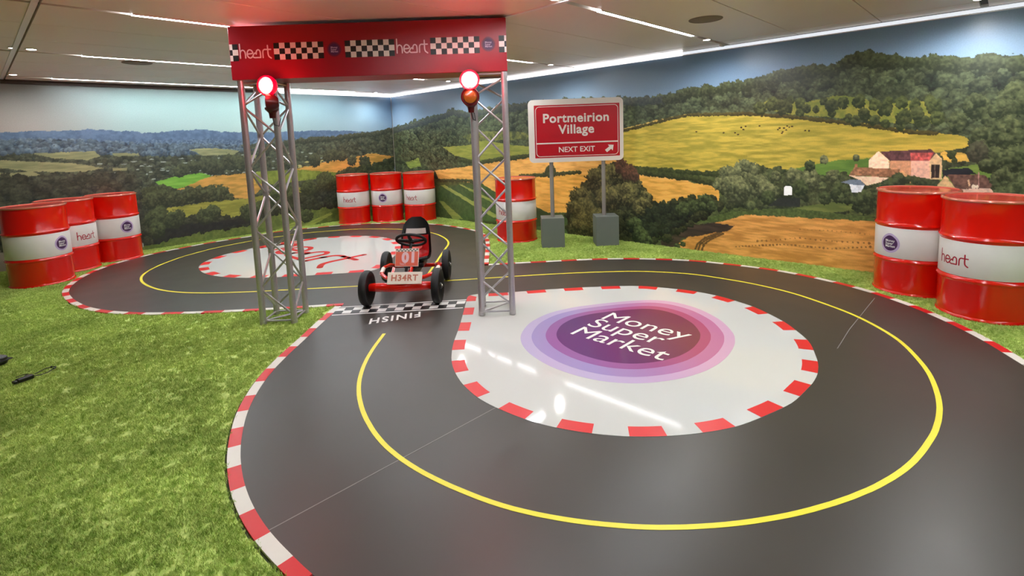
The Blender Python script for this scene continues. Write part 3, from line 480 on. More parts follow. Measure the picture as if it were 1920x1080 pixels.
CLB = [(2.196,4.262),(2.151,4.3),(2.105,4.339),(2.06,4.379),(2.014,4.418),(1.969,4.458),(1.924,4.497),(1.879,4.537),(1.834,4.577),(1.789,4.616),(1.744,4.656),(1.699,4.696),(1.655,4.737),(1.61,4.777),(1.566,4.818),(1.523,4.859),(1.479,4.901),(1.436,4.942),(1.393,4.984),(1.35,5.026),(1.308,5.069),(1.266,5.112),(1.224,5.156),(1.183,5.199),(1.142,5.243),(1.102,5.288),(1.062,5.332),(1.023,5.378),(0.985,5.424),(0.949,5.472),(0.914,5.52),(0.881,5.57),(0.849,5.621),(0.819,5.673),(0.79,5.725),(0.763,5.779),(0.737,5.833),(0.713,5.887),(0.691,5.943),(0.67,5.999),(0.652,6.056),(0.637,6.113),(0.623,6.172),(0.611,6.23),(0.601,6.289),(0.592,6.349),(0.585,6.408),(0.579,6.468),(0.573,6.528),(0.569,6.587),(0.565,6.647),(0.563,6.707),(0.562,6.767),(0.562,6.827),(0.563,6.887),(0.567,6.947),(0.571,7.007),(0.578,7.066),(0.587,7.125),(0.598,7.184),(0.611,7.242),(0.626,7.3),(0.643,7.358),(0.661,7.415),(0.68,7.471),(0.701,7.528),(0.723,7.583),(0.747,7.639),(0.772,7.693),(0.798,7.747),(0.826,7.799),(0.857,7.851),(0.888,7.902),(0.922,7.951),(0.956,8),(0.992,8.048),(1.029,8.095),(1.068,8.141),(1.108,8.184),(1.151,8.226),(1.196,8.265),(1.243,8.301),(1.291,8.336),(1.341,8.368),(1.392,8.4),(1.444,8.43),(1.496,8.46),(1.549,8.488),(1.602,8.516),(1.656,8.541),(1.711,8.564),(1.767,8.584),(1.824,8.601),(1.881,8.617),(1.939,8.632),(1.997,8.647),(2.055,8.662),(2.113,8.677),(2.171,8.693),(2.229,8.707),(2.288,8.721),(2.346,8.732),(2.405,8.74),(2.464,8.746),(2.524,8.749),(2.584,8.751),(2.644,8.752),(2.704,8.752),(2.764,8.752),(2.824,8.752),(2.884,8.752),(2.943,8.754),(3.003,8.758),(3.062,8.763),(3.122,8.77),(3.181,8.778),(3.24,8.785),(3.3,8.791),(3.359,8.795),(3.418,8.795),(3.477,8.792),(3.535,8.785),(3.592,8.773),(3.649,8.757),(3.706,8.739),(3.762,8.719),(3.819,8.698),(3.875,8.677),(3.931,8.655),(3.987,8.633),(4.043,8.611),(4.098,8.589),(4.154,8.567),(4.209,8.544),(4.264,8.519),(4.317,8.493),(4.37,8.465),(4.421,8.434),(4.471,8.402),(4.521,8.368),(4.569,8.333),(4.617,8.297),(4.663,8.259),(4.708,8.22),(4.751,8.178),(4.791,8.135),(4.831,8.09),(4.869,8.044),(4.907,7.998),(4.945,7.951),(4.982,7.904),(5.018,7.856),(5.053,7.807),(5.087,7.758),(5.118,7.707),(5.148,7.655),(5.176,7.602),(5.202,7.549),(5.227,7.494),(5.252,7.439),(5.275,7.384),(5.298,7.329),(5.32,7.273),(5.341,7.217),(5.359,7.16),(5.375,7.103),(5.388,7.045),(5.398,6.986),(5.406,6.927),(5.412,6.868),(5.415,6.808),(5.416,6.748),(5.416,6.688),(5.414,6.629),(5.411,6.569),(5.408,6.509),(5.404,6.449),(5.399,6.389),(5.395,6.329),(5.389,6.269),(5.383,6.21),(5.376,6.15),(5.368,6.091),(5.357,6.032),(5.344,5.975),(5.327,5.918),(5.307,5.862),(5.284,5.807),(5.258,5.753),(5.23,5.701),(5.199,5.65),(5.167,5.6),(5.133,5.551),(5.098,5.502),(5.062,5.454),(5.025,5.406),(4.988,5.36),(4.949,5.314),(4.91,5.268),(4.87,5.224),(4.83,5.179),(4.789,5.135),(4.748,5.091),(4.707,5.047),(4.666,5.004),(4.624,4.96),(4.582,4.917),(4.54,4.874),(4.498,4.832),(4.455,4.789),(4.413,4.747),(4.371,4.704),(4.328,4.661),(4.286,4.619),(4.244,4.576),(4.201,4.533),(4.159,4.491),(4.117,4.448),(4.075,4.406),(4.032,4.363),(3.99,4.32),(3.948,4.278),(3.905,4.235)]
CLC = [(3.905,4.235),(3.951,4.196),(3.997,4.157),(4.043,4.118),(4.089,4.078),(4.135,4.039),(4.18,3.999),(4.224,3.958),(4.269,3.918),(4.313,3.877),(4.358,3.836),(4.402,3.795),(4.447,3.754),(4.491,3.714),(4.536,3.673),(4.58,3.632),(4.624,3.591),(4.668,3.55),(4.712,3.508),(4.755,3.466),(4.799,3.424),(4.841,3.382),(4.883,3.338),(4.923,3.293),(4.961,3.247),(4.999,3.2),(5.036,3.152),(5.072,3.104),(5.107,3.055),(5.14,3.004),(5.171,2.953),(5.201,2.901),(5.23,2.848),(5.259,2.795),(5.287,2.742),(5.314,2.688),(5.339,2.633),(5.364,2.578),(5.386,2.522),(5.406,2.466),(5.422,2.408),(5.435,2.35),(5.445,2.29),(5.455,2.231),(5.463,2.171),(5.471,2.111),(5.478,2.052),(5.485,1.992),(5.491,1.932),(5.495,1.872),(5.497,1.811),(5.498,1.751),(5.498,1.691),(5.495,1.631),(5.49,1.571),(5.481,1.512),(5.469,1.453),(5.456,1.394),(5.442,1.336),(5.426,1.278),(5.409,1.22),(5.389,1.163),(5.369,1.106),(5.347,1.05),(5.324,0.994),(5.299,0.94),(5.272,0.886),(5.242,0.834),(5.211,0.783),(5.177,0.733),(5.143,0.683),(5.107,0.635),(5.07,0.587),(5.032,0.54),(4.993,0.495),(4.952,0.451),(4.909,0.408),(4.866,0.366),(4.821,0.326),(4.775,0.286),(4.729,0.248),(4.682,0.21),(4.634,0.174),(4.586,0.138),(4.536,0.103),(4.487,0.069),(4.436,0.037),(4.384,0.006),(4.332,-0.024),(4.279,-0.053),(4.226,-0.082),(4.173,-0.111),(4.12,-0.141)]
CY = [(3.242,4.415),(3.279,4.449),(3.316,4.482),(3.353,4.516),(3.389,4.55),(3.426,4.584),(3.463,4.618),(3.5,4.651),(3.537,4.685),(3.574,4.719),(3.611,4.753),(3.648,4.786),(3.684,4.82),(3.721,4.854),(3.758,4.888),(3.795,4.922),(3.831,4.956),(3.868,4.99),(3.905,5.024),(3.942,5.058),(3.978,5.092),(4.015,5.126),(4.052,5.16),(4.088,5.194),(4.125,5.228),(4.162,5.262),(4.199,5.295),(4.236,5.329),(4.273,5.362),(4.31,5.395),(4.348,5.428),(4.384,5.462),(4.42,5.497),(4.454,5.533),(4.487,5.57),(4.519,5.608),(4.549,5.648),(4.577,5.689),(4.604,5.731),(4.63,5.773),(4.654,5.817),(4.677,5.861),(4.699,5.906),(4.72,5.951),(4.74,5.997),(4.76,6.043),(4.778,6.089),(4.795,6.136),(4.812,6.183),(4.826,6.231),(4.839,6.279),(4.851,6.327),(4.861,6.376),(4.869,6.424),(4.874,6.473),(4.876,6.522),(4.876,6.572),(4.872,6.621),(4.868,6.67),(4.862,6.72),(4.855,6.77),(4.849,6.819),(4.842,6.869),(4.835,6.918),(4.827,6.967),(4.817,7.016),(4.806,7.064),(4.793,7.112),(4.777,7.159),(4.759,7.205),(4.739,7.25),(4.717,7.295),(4.695,7.34),(4.672,7.384),(4.648,7.428),(4.624,7.472),(4.6,7.516),(4.575,7.559),(4.551,7.603),(4.525,7.645),(4.499,7.687),(4.471,7.728),(4.44,7.767),(4.408,7.804),(4.373,7.839),(4.337,7.873),(4.299,7.905),(4.26,7.935),(4.22,7.965),(4.178,7.993),(4.136,8.019),(4.094,8.045),(4.051,8.071),(4.007,8.096),(3.964,8.121),(3.921,8.145),(3.877,8.17),(3.834,8.194),(3.789,8.217),(3.745,8.238),(3.7,8.257),(3.653,8.273),(3.606,8.286),(3.558,8.296),(3.509,8.304),(3.459,8.311),(3.41,8.318),(3.36,8.323),(3.311,8.328),(3.261,8.332),(3.211,8.336),(3.161,8.338),(3.111,8.34),(3.061,8.341),(3.011,8.341),(2.961,8.341),(2.912,8.339),(2.862,8.335),(2.813,8.329),(2.763,8.322),(2.714,8.314),(2.665,8.306),(2.616,8.297),(2.567,8.287),(2.518,8.278),(2.469,8.267),(2.421,8.256),(2.373,8.243),(2.326,8.227),(2.28,8.209),(2.235,8.188),(2.191,8.166),(2.147,8.142),(2.103,8.118),(2.06,8.093),(2.017,8.068),(1.974,8.043),(1.931,8.017),(1.89,7.989),(1.85,7.96),(1.811,7.929),(1.773,7.897),(1.737,7.863),(1.701,7.829),(1.665,7.794),(1.63,7.759),(1.595,7.722),(1.561,7.686),(1.529,7.648),(1.497,7.61),(1.466,7.57),(1.437,7.53),(1.408,7.49),(1.381,7.448),(1.355,7.406),(1.33,7.362),(1.307,7.318),(1.285,7.274),(1.265,7.228),(1.247,7.182),(1.231,7.135),(1.217,7.087),(1.205,7.039),(1.194,6.99),(1.186,6.941),(1.179,6.892),(1.174,6.842),(1.171,6.793),(1.169,6.743),(1.169,6.693),(1.17,6.643),(1.172,6.593),(1.176,6.544),(1.181,6.494),(1.186,6.445),(1.194,6.395),(1.202,6.346),(1.212,6.297),(1.224,6.249),(1.237,6.201),(1.252,6.154),(1.269,6.107),(1.288,6.061),(1.308,6.015),(1.33,5.971),(1.353,5.927),(1.379,5.884),(1.405,5.842),(1.433,5.8),(1.461,5.759),(1.491,5.719),(1.522,5.68),(1.553,5.642),(1.586,5.604),(1.619,5.567),(1.653,5.53),(1.688,5.494),(1.722,5.458),(1.757,5.422),(1.792,5.386),(1.828,5.351),(1.864,5.317),(1.9,5.283),(1.937,5.249),(1.974,5.215),(2.011,5.181),(2.048,5.148),(2.085,5.114),(2.122,5.081),(2.159,5.047),(2.196,5.013),(2.233,4.979),(2.269,4.945),(2.305,4.91),(2.342,4.876),(2.378,4.842),(2.415,4.807),(2.451,4.774),(2.489,4.74),(2.526,4.707),(2.564,4.674),(2.601,4.641),(2.639,4.609),(2.677,4.576),(2.715,4.543),(2.753,4.511),(2.791,4.478),(2.829,4.445),(2.866,4.413),(2.904,4.38),(2.942,4.347),(2.98,4.315),(3.018,4.282),(3.056,4.25),(3.094,4.217),(3.132,4.184),(3.17,4.152),(3.207,4.119),(3.245,4.086),(3.283,4.054),(3.321,4.021),(3.359,3.989),(3.398,3.957),(3.436,3.924),(3.474,3.892),(3.512,3.86),(3.55,3.828),(3.589,3.795),(3.627,3.763),(3.665,3.731),(3.703,3.699),(3.742,3.666),(3.78,3.634),(3.818,3.602),(3.856,3.569),(3.894,3.537),(3.932,3.504),(3.97,3.471),(4.007,3.439),(4.045,3.406),(4.082,3.372),(4.119,3.339),(4.155,3.304),(4.191,3.27),(4.227,3.235),(4.263,3.2),(4.298,3.165),(4.334,3.129),(4.369,3.094),(4.404,3.058),(4.439,3.022),(4.473,2.986),(4.506,2.949),(4.539,2.911),(4.572,2.873),(4.604,2.835),(4.635,2.796),(4.664,2.756),(4.693,2.715),(4.719,2.673),(4.744,2.63),(4.766,2.586),(4.788,2.541),(4.809,2.496),(4.829,2.45),(4.848,2.404),(4.866,2.358),(4.883,2.311),(4.897,2.264),(4.907,2.217),(4.915,2.168),(4.92,2.119),(4.923,2.07),(4.924,2.02),(4.925,1.97),(4.925,1.92),(4.924,1.87),(4.924,1.82),(4.922,1.77),(4.918,1.721),(4.913,1.671),(4.906,1.622),(4.897,1.573),(4.888,1.524),(4.877,1.476),(4.865,1.427),(4.852,1.379),(4.837,1.332),(4.819,1.286),(4.8,1.241),(4.778,1.196),(4.755,1.152),(4.73,1.109),(4.705,1.065),(4.68,1.022),(4.654,0.98),(4.627,0.937),(4.6,0.896),(4.571,0.855),(4.541,0.815),(4.51,0.776),(4.478,0.739),(4.444,0.703),(4.408,0.668),(4.372,0.634),(4.334,0.601),(4.296,0.569),(4.257,0.537),(4.217,0.508),(4.177,0.479),(4.135,0.452),(4.092,0.428),(4.048,0.405),(4.003,0.383),(3.957,0.363),(3.911,0.343),(3.865,0.324),(3.819,0.306),(3.772,0.288),(3.725,0.272),(3.678,0.257),(3.63,0.244),(3.581,0.232),(3.532,0.221),(3.484,0.211),(3.434,0.202),(3.385,0.193),(3.336,0.186),(3.287,0.18),(3.237,0.175),(3.187,0.172),(3.137,0.17),(3.088,0.169),(3.038,0.17),(2.988,0.171),(2.938,0.174),(2.889,0.179),(2.839,0.185),(2.789,0.191),(2.74,0.198),(2.691,0.206),(2.642,0.215),(2.593,0.226),(2.545,0.238),(2.497,0.252),(2.45,0.267),(2.403,0.284),(2.356,0.301),(2.31,0.32),(2.265,0.341),(2.219,0.362),(2.175,0.385),(2.131,0.408),(2.088,0.433),(2.045,0.458),(2.002,0.485),(1.961,0.512),(1.92,0.541),(1.88,0.571),(1.841,0.601),(1.802,0.633),(1.764,0.666),(1.728,0.699),(1.692,0.734),(1.657,0.769),(1.623,0.806),(1.59,0.843),(1.558,0.882),(1.528,0.921),(1.499,0.962),(1.471,1.003),(1.444,1.045),(1.418,1.088),(1.394,1.131),(1.371,1.175),(1.349,1.22),(1.329,1.266),(1.31,1.312),(1.294,1.358),(1.279,1.406),(1.266,1.454),(1.255,1.503),(1.245,1.551),(1.235,1.6),(1.227,1.65),(1.22,1.699),(1.214,1.748),(1.21,1.798),(1.208,1.848),(1.207,1.897),(1.208,1.947),(1.211,1.997),(1.215,2.046),(1.222,2.095),(1.231,2.144),(1.241,2.193),(1.253,2.241),(1.267,2.289),(1.281,2.337),(1.297,2.384),(1.314,2.431),(1.333,2.478),(1.353,2.523),(1.374,2.569),(1.396,2.613),(1.42,2.657),(1.445,2.7),(1.471,2.742),(1.499,2.784),(1.528,2.824),(1.558,2.864),(1.589,2.903),(1.621,2.942),(1.654,2.979),(1.687,3.016),(1.722,3.052),(1.757,3.087),(1.793,3.122),(1.829,3.156),(1.866,3.19),(1.904,3.223),(1.941,3.256),(1.979,3.289),(2.016,3.322)]
CIR = [(3.057,3.513),(3.092,3.505),(3.127,3.482),(3.162,3.451),(3.198,3.417),(3.234,3.382),(3.27,3.348),(3.307,3.315),(3.345,3.283),(3.384,3.252),(3.423,3.221),(3.462,3.19),(3.501,3.159),(3.54,3.128),(3.579,3.096),(3.617,3.064),(3.655,3.032),(3.693,2.999),(3.731,2.967),(3.768,2.934),(3.805,2.901),(3.842,2.867),(3.879,2.833),(3.914,2.798),(3.949,2.763),(3.984,2.727),(4.019,2.691),(4.053,2.655),(4.087,2.619),(4.12,2.581),(4.152,2.543),(4.183,2.504),(4.211,2.464),(4.237,2.422),(4.259,2.378),(4.277,2.332),(4.293,2.285),(4.308,2.238),(4.322,2.19),(4.336,2.142),(4.35,2.094),(4.361,2.046),(4.369,1.998),(4.373,1.949),(4.374,1.899),(4.373,1.849),(4.369,1.8),(4.363,1.751),(4.354,1.702),(4.341,1.655),(4.326,1.607),(4.31,1.56),(4.294,1.513),(4.275,1.467),(4.255,1.422),(4.231,1.379),(4.204,1.338),(4.175,1.297),(4.146,1.257),(4.116,1.217),(4.085,1.178),(4.053,1.14),(4.019,1.104),(3.983,1.07),(3.945,1.038),(3.907,1.006),(3.868,0.975),(3.829,0.944),(3.789,0.915),(3.747,0.89),(3.703,0.867),(3.658,0.847),(3.612,0.829),(3.565,0.811),(3.518,0.793),(3.472,0.776),(3.424,0.761),(3.377,0.748),(3.328,0.738),(3.279,0.729),(3.23,0.724),(3.18,0.721),(3.131,0.72),(3.081,0.722),(3.031,0.725),(2.982,0.728),(2.932,0.731),(2.882,0.736),(2.833,0.743),(2.785,0.754),(2.737,0.767),(2.69,0.781),(2.642,0.797),(2.595,0.812),(2.548,0.829),(2.501,0.846),(2.455,0.865),(2.411,0.886),(2.368,0.911),(2.326,0.938),(2.286,0.967),(2.247,0.997),(2.208,1.029),(2.171,1.062),(2.135,1.096),(2.1,1.132),(2.067,1.169),(2.036,1.207),(2.006,1.247),(1.979,1.289),(1.953,1.331),(1.929,1.375),(1.906,1.419),(1.886,1.464),(1.867,1.51),(1.851,1.557),(1.837,1.605),(1.826,1.653),(1.816,1.702),(1.809,1.751),(1.805,1.801),(1.802,1.85),(1.801,1.9),(1.801,1.95),(1.804,1.999),(1.809,2.048),(1.818,2.097),(1.83,2.145),(1.844,2.193),(1.86,2.24),(1.878,2.286),(1.899,2.331),(1.921,2.376),(1.945,2.42),(1.97,2.463),(1.997,2.504),(2.026,2.544),(2.057,2.583),(2.09,2.621),(2.123,2.658),(2.157,2.695),(2.192,2.73),(2.227,2.765),(2.264,2.799),(2.301,2.832),(2.338,2.865),(2.375,2.898),(2.413,2.931),(2.45,2.965),(2.486,2.999),(2.523,3.033),(2.559,3.067),(2.595,3.102),(2.631,3.136),(2.667,3.171),(2.703,3.205),(2.739,3.24),(2.775,3.274),(2.811,3.309),(2.847,3.343),(2.883,3.378),(2.918,3.413),(2.953,3.448),(2.987,3.48),(3.022,3.504)]
CIL = [(1.776,6.998),(1.789,7.045),(1.804,7.092),(1.822,7.138),(1.842,7.182),(1.865,7.225),(1.891,7.267),(1.919,7.307),(1.949,7.345),(1.982,7.382),(2.016,7.418),(2.052,7.451),(2.09,7.483),(2.128,7.513),(2.168,7.542),(2.21,7.568),(2.253,7.592),(2.297,7.613),(2.342,7.631),(2.388,7.647),(2.435,7.661),(2.483,7.674),(2.531,7.686),(2.58,7.698),(2.628,7.709),(2.676,7.721),(2.725,7.732),(2.773,7.743),(2.822,7.753),(2.87,7.76),(2.919,7.765),(2.968,7.768),(3.017,7.768),(3.066,7.765),(3.115,7.761),(3.164,7.756),(3.213,7.749),(3.263,7.742),(3.312,7.735),(3.361,7.726),(3.409,7.716),(3.457,7.705),(3.504,7.691),(3.551,7.675),(3.596,7.656),(3.639,7.634),(3.681,7.61),(3.723,7.583),(3.763,7.555),(3.802,7.524),(3.839,7.493),(3.876,7.46),(3.912,7.425),(3.945,7.39),(3.978,7.352),(4.008,7.314),(4.038,7.274),(4.066,7.233),(4.092,7.192),(4.116,7.149),(4.138,7.105),(4.157,7.061),(4.174,7.015),(4.187,6.968),(4.198,6.92),(4.207,6.872),(4.212,6.823),(4.216,6.774),(4.217,6.725),(4.216,6.675),(4.213,6.626),(4.208,6.577),(4.201,6.528),(4.192,6.479),(4.182,6.431),(4.17,6.383),(4.156,6.335),(4.141,6.288),(4.125,6.241),(4.108,6.194),(4.089,6.148),(4.069,6.103),(4.047,6.059),(4.024,6.015),(3.999,5.973),(3.972,5.932),(3.943,5.892),(3.912,5.854),(3.879,5.817),(3.845,5.78),(3.81,5.745),(3.775,5.711),(3.738,5.677),(3.702,5.643),(3.665,5.61),(3.627,5.577),(3.59,5.543),(3.553,5.51),(3.516,5.477),(3.479,5.444),(3.442,5.411),(3.405,5.377),(3.368,5.344),(3.331,5.31),(3.294,5.277),(3.256,5.245),(3.219,5.213),(3.181,5.183),(3.142,5.157),(3.102,5.135),(3.062,5.12),(3.022,5.113),(2.981,5.114),(2.941,5.125),(2.902,5.143),(2.864,5.167),(2.827,5.196),(2.79,5.227),(2.753,5.26),(2.716,5.293),(2.679,5.325),(2.641,5.358),(2.602,5.389),(2.564,5.42),(2.525,5.451),(2.486,5.482),(2.447,5.514),(2.409,5.546),(2.372,5.578),(2.335,5.612),(2.299,5.646),(2.263,5.68),(2.227,5.715),(2.191,5.75),(2.156,5.785),(2.121,5.821),(2.087,5.857),(2.054,5.893),(2.022,5.931),(1.992,5.97),(1.963,6.01),(1.936,6.052),(1.91,6.094),(1.886,6.137),(1.864,6.181),(1.843,6.226),(1.823,6.271),(1.805,6.318),(1.79,6.364),(1.776,6.412),(1.764,6.46),(1.754,6.508),(1.746,6.557),(1.741,6.606),(1.738,6.655),(1.737,6.704),(1.739,6.754),(1.743,6.803),(1.748,6.852),(1.756,6.901),(1.765,6.95)]
PEB = [(2.818,2.306),(2.851,2.327),(2.886,2.346),(2.922,2.363),(2.958,2.377),(2.996,2.387),(3.034,2.393),(3.074,2.397),(3.113,2.398),(3.151,2.395),(3.19,2.388),(3.228,2.377),(3.265,2.365),(3.302,2.351),(3.337,2.334),(3.371,2.314),(3.405,2.293),(3.439,2.272),(3.472,2.25),(3.504,2.228),(3.536,2.205),(3.568,2.181),(3.599,2.156),(3.628,2.13),(3.657,2.103),(3.682,2.073),(3.703,2.041),(3.717,2.006),(3.726,1.969),(3.729,1.93),(3.726,1.892),(3.719,1.853),(3.709,1.815),(3.695,1.779),(3.677,1.744),(3.657,1.711),(3.635,1.678),(3.612,1.646),(3.586,1.617),(3.557,1.59),(3.527,1.564),(3.496,1.54),(3.464,1.517),(3.43,1.498),(3.394,1.483),(3.357,1.469),(3.319,1.459),(3.281,1.451),(3.242,1.445),(3.202,1.44),(3.163,1.438),(3.124,1.438),(3.084,1.44),(3.045,1.445),(3.006,1.451),(2.969,1.462),(2.932,1.475),(2.895,1.49),(2.86,1.508),(2.827,1.529),(2.795,1.552),(2.764,1.577),(2.737,1.604),(2.712,1.634),(2.69,1.667),(2.672,1.701),(2.657,1.737),(2.646,1.775),(2.638,1.814),(2.633,1.852),(2.631,1.892),(2.632,1.931),(2.635,1.97),(2.642,2.009),(2.651,2.047),(2.663,2.085),(2.676,2.122),(2.693,2.157),(2.713,2.192),(2.735,2.224),(2.76,2.254),(2.788,2.282)]
# out of the picture the outer edge closes round the same centre
cx, cy = 3.08, 2.05
a0 = math.atan2(CLC[-1][1] - cy, CLC[-1][0] - cx); a1 = math.atan2(CLA[0][1] - cy, CLA[0][0] - cx)
while a1 > a0: a1 -= 2 * PI
r0 = math.hypot(CLC[-1][0] - cx, CLC[-1][1] - cy); r1 = math.hypot(CLA[0][0] - cx, CLA[0][1] - cy)
CLO = [(cx + (r0 + (r1 - r0) * t) * math.cos(a0 + (a1 - a0) * t), cy + (r0 + (r1 - r0) * t) * math.sin(a0 + (a1 - a0) * t)) for t in [i / 60 for i in range(1, 60)]]
outer = CLB + CLC[1:] + CLO + CLA
def offs(P, d, closed=False):
    out = []; n = len(P)
    for i in range(n):
        a = P[(i - 1) % n] if closed or i > 0 else P[i]; b = P[(i + 1) % n] if closed or i < n - 1 else P[i]
        dx, dy = b[0] - a[0], b[1] - a[1]; l = math.hypot(dx, dy) or 1; out.append((P[i][0] - dy / l * d, P[i][1] + dx / l * d))
    return out
def tri(poly, holes=(), z=0.0):
    vs = [Vector((x, y, 0)) for x, y in poly]; loops = [vs] + [[Vector((x, y, 0)) for x, y in h] for h in holes]
    t = geometry.tessellate_polygon(loops); allv = [v for l in loops for v in l]
    fs = []
    for a, b, c in t:
        n = (allv[b] - allv[a]).cross(allv[c] - allv[a]).z
        if abs(n) > 1e-10: fs.append((a, b, c) if n > 0 else (c, b, a))
    return [(v.x, v.y, z) for v in allv], fs
def sheet(name, poly, z, th, m, parent=None):
    P = poly; n = len(P); V, Fs = tri(P, z=z); mb = MB(); mb.add(V, Fs)
    mb.add([(x, y, z) for x, y in P] + [(x, y, z - th) for x, y in P], [(i, (i + 1) % n, n + (i + 1) % n, n + i) for i in range(n)]); return mb.build(name, m, parent)
track = sheet('race_track', outer, .006, .009, M_TRACK)
tag(track, 'dark grey figure-of-eight vinyl race track lying on the green turf', 'race track', kind='structure')
def strip_mb(P, Q, z, th):
    n = len(P); mb = MB(); V = [(x, y, z) for x, y in P] + [(x, y, z) for x, y in Q] + [(x, y, z - th) for x, y in P] + [(x, y, z - th) for x, y in Q]
    area = sum((P[i][0] - Q[i][0]) * (P[i + 1][1] - P[i][1]) - (P[i][1] - Q[i][1]) * (P[i + 1][0] - P[i][0]) for i in range(n - 1))
    f = [(i, i + 1, n + i + 1, n + i) for i in range(n - 1)]; f += [(i, 2 * n + i, 2 * n + i + 1, i + 1) for i in range(n - 1)]; f += [(n + i, n + i + 1, 3 * n + i + 1, 3 * n + i) for i in range(n - 1)]
    f += [(0, n, 3 * n, 2 * n), (n - 1, 3 * n - 1, 4 * n - 1, 2 * n - 1)]
    if area > 0: f = [t[::-1] for t in f]
    return mb.add(V, f)
def at_s(P, D, s):
    s = min(max(s, 0), D[-1]); i = min(np.searchsorted(D, s, side='right') - 1, len(P) - 2); t = (s - D[i]) / (D[i + 1] - D[i] + 1e-9)
    return (P[i][0] + (P[i + 1][0] - P[i][0]) * t, P[i][1] + (P[i + 1][1] - P[i][1]) * t)
def blocks(P, side, width, z, th, parent, phase_pt, first_red=True, L=.178, only=None, closed=False, seg=5, over=0.0):
    # phase_pt lies on a white-to-red joint as one walks along P
    if closed: P = P + [P[0]]
    P = [tuple(p) for p in P]; D = np.r_[0, np.cumsum([math.dist(P[i], P[i + 1]) for i in range(len(P) - 1)])]
    if closed: L = D[-1] / (2 * round(D[-1] / (2 * L)))
    O = offs(P[:-1], side * width, True) + [] if closed else offs(P, side * width); 
    if closed: O = O + [O[0]]
    I = offs(P[:-1], -side * over, True) if closed else offs(P, -side * over)
    if closed: I = I + [I[0]]
    s0 = D[int(np.argmin([math.dist(p, phase_pt) for p in P]))]; k = math.floor(-s0 / L); 
    while s0 + k * L < D[-1] - 1e-6:
        a, b = max(0, s0 + k * L), min(D[-1], s0 + (k + 1) * L); red = (k % 2 == 0); k += 1
        if b - a < .02 or (only == 'red' and not red): continue
        ss = [a + (b - a) * i / seg for i in range(seg + 1)]
        strip_mb([at_s(I, D, s) for s in ss], [at_s(O, D, s) for s in ss], z, th).build('kerb_block', M_KR if red else M_KW, parent)
KW = .056
kerb = S(empty('trim_3')); kerb['label'] = 'red and white kerb blocks edging the race track'
f1 = [(0.622,1.888),(0.593,6.28),(3.896,4.207),(5.114,0.628)]
blocks(CLA, 1, KW, .008, .010, track, f1[0])
blocks(CLB, 1, KW, .008, .010, track, [(0.563,6.477)][0])
blocks(CLC, 1, KW, .008, .010, track, [(4.997,0.492)][0])
blocks(CLO, 1, KW, .008, .010, track, CLO[3])
bpy.data.objects.remove(kerb)
yl = strip_mb(offs(CY, .0125), offs(CY, -.0125), .0072, .001).build('centre_line', M_YEL, track)
# white islands inside the loops
for nm, P, ph in (('island', CIR, [(1.921,1.38)][0]), ('island', CIL, [(2.672,5.365)][0])):
    isl = sheet(nm, P, .0075, .0015, M_ISL, track)
    blocks(P, 1 if sum(P[i][0] * P[(i + 1) % len(P)][1] - P[(i + 1) % len(P)][0] * P[i][1] for i in range(len(P))) > 0 else -1, .085 if P is CIR else .1, .0081, .0006, isl, ph, L=.181, only='red', closed=True)
    if P is CIR: islR = isl
    else: islL = isl
# nested rings of the big floor emblem
px0 = (sum(p[0] for p in PEB) / len(PEB), sum(p[1] for p in PEB) / len(PEB))
def grad(name, a, b):
    m = mat(name, a, .12); nt = m.node_tree; bs = nt.nodes['Principled BSDF']; g = nt.nodes.new('ShaderNodeNewGeometry'); sp = nt.nodes.new('ShaderNodeSeparateXYZ'); nt.links.new(g.outputs['Position'], sp.inputs[0])
    ad = nt.nodes.new('ShaderNodeMath'); ad.operation = 'SUBTRACT'; nt.links.new(sp.outputs[0], ad.inputs[0]); nt.links.new(sp.outputs[1], ad.inputs[1])
    mr = nt.nodes.new('ShaderNodeMapRange'); mr.inputs[1].default_value = .75; mr.inputs[2].default_value = 1.75; nt.links.new(ad.outputs[0], mr.inputs[0])
    mx = nt.nodes.new('ShaderNodeMix'); mx.data_type = 'RGBA'; mx.inputs[6].default_value = (*lin(a), 1); mx.inputs[7].default_value = (*lin(b), 1); nt.links.new(mr.outputs[0], mx.inputs[0]); nt.links.new(mx.outputs[2], bs.inputs['Base Color']); return m
rings = [(1.475, grad('ring_pale', (186, 172, 204), (206, 162, 190)), -.015), (1.33, grad('ring_lilac', (158, 142, 190), (190, 116, 156)), -.01), (1.145, grad('ring_mauve', (148, 100, 158), (174, 78, 116)), -.003), (1.0, grad('ring_plum', (98, 58, 114), (124, 50, 78)), 0)]
for i, (k, m, dy) in enumerate(rings):
    P = [(px0[0] + (p[0] - px0[0]) * k + dy, px0[1] + (p[1] - px0[1]) * k) for p in PEB]
    sheet('emblem_ring', P, .0080 + .0003 * i, .0003, m, islR)
def floor_text(body, x0, y0, size, z, m, parent, xdir=(0, -1), up=(1, 0), bold=.0, shear=0, name='lettering', sx=1.0):
    V, Fs = text_mesh(body, size, bold, shear, 6); mb = MB(); mb.add([(x0 + x * xdir[0] * sx + y * up[0], y0 + x * xdir[1] * sx + y * up[1], z) for x, y in V], Fs); return mb.build(name, m, parent)
floor_text('Money', 3.27, 2.245, .257, .0096, M_WHT, islR, bold=0)
floor_text('Super', 3.085, 2.245, .257, .0096, M_WHT, islR, bold=0)
floor_text('Market', 2.875, 2.245, .257, .0096, M_WHT, islR, bold=0)
hs = .43
mb = MB(); mb.add([(2.74 + y * hs, 7.62 - x * hs * 1.1, .0082) for x, y in HEART[0]], HEART[1]); mb.build('lettering', mat('floor_heart_red', (214, 66, 66), .12, noise=.05), islL)
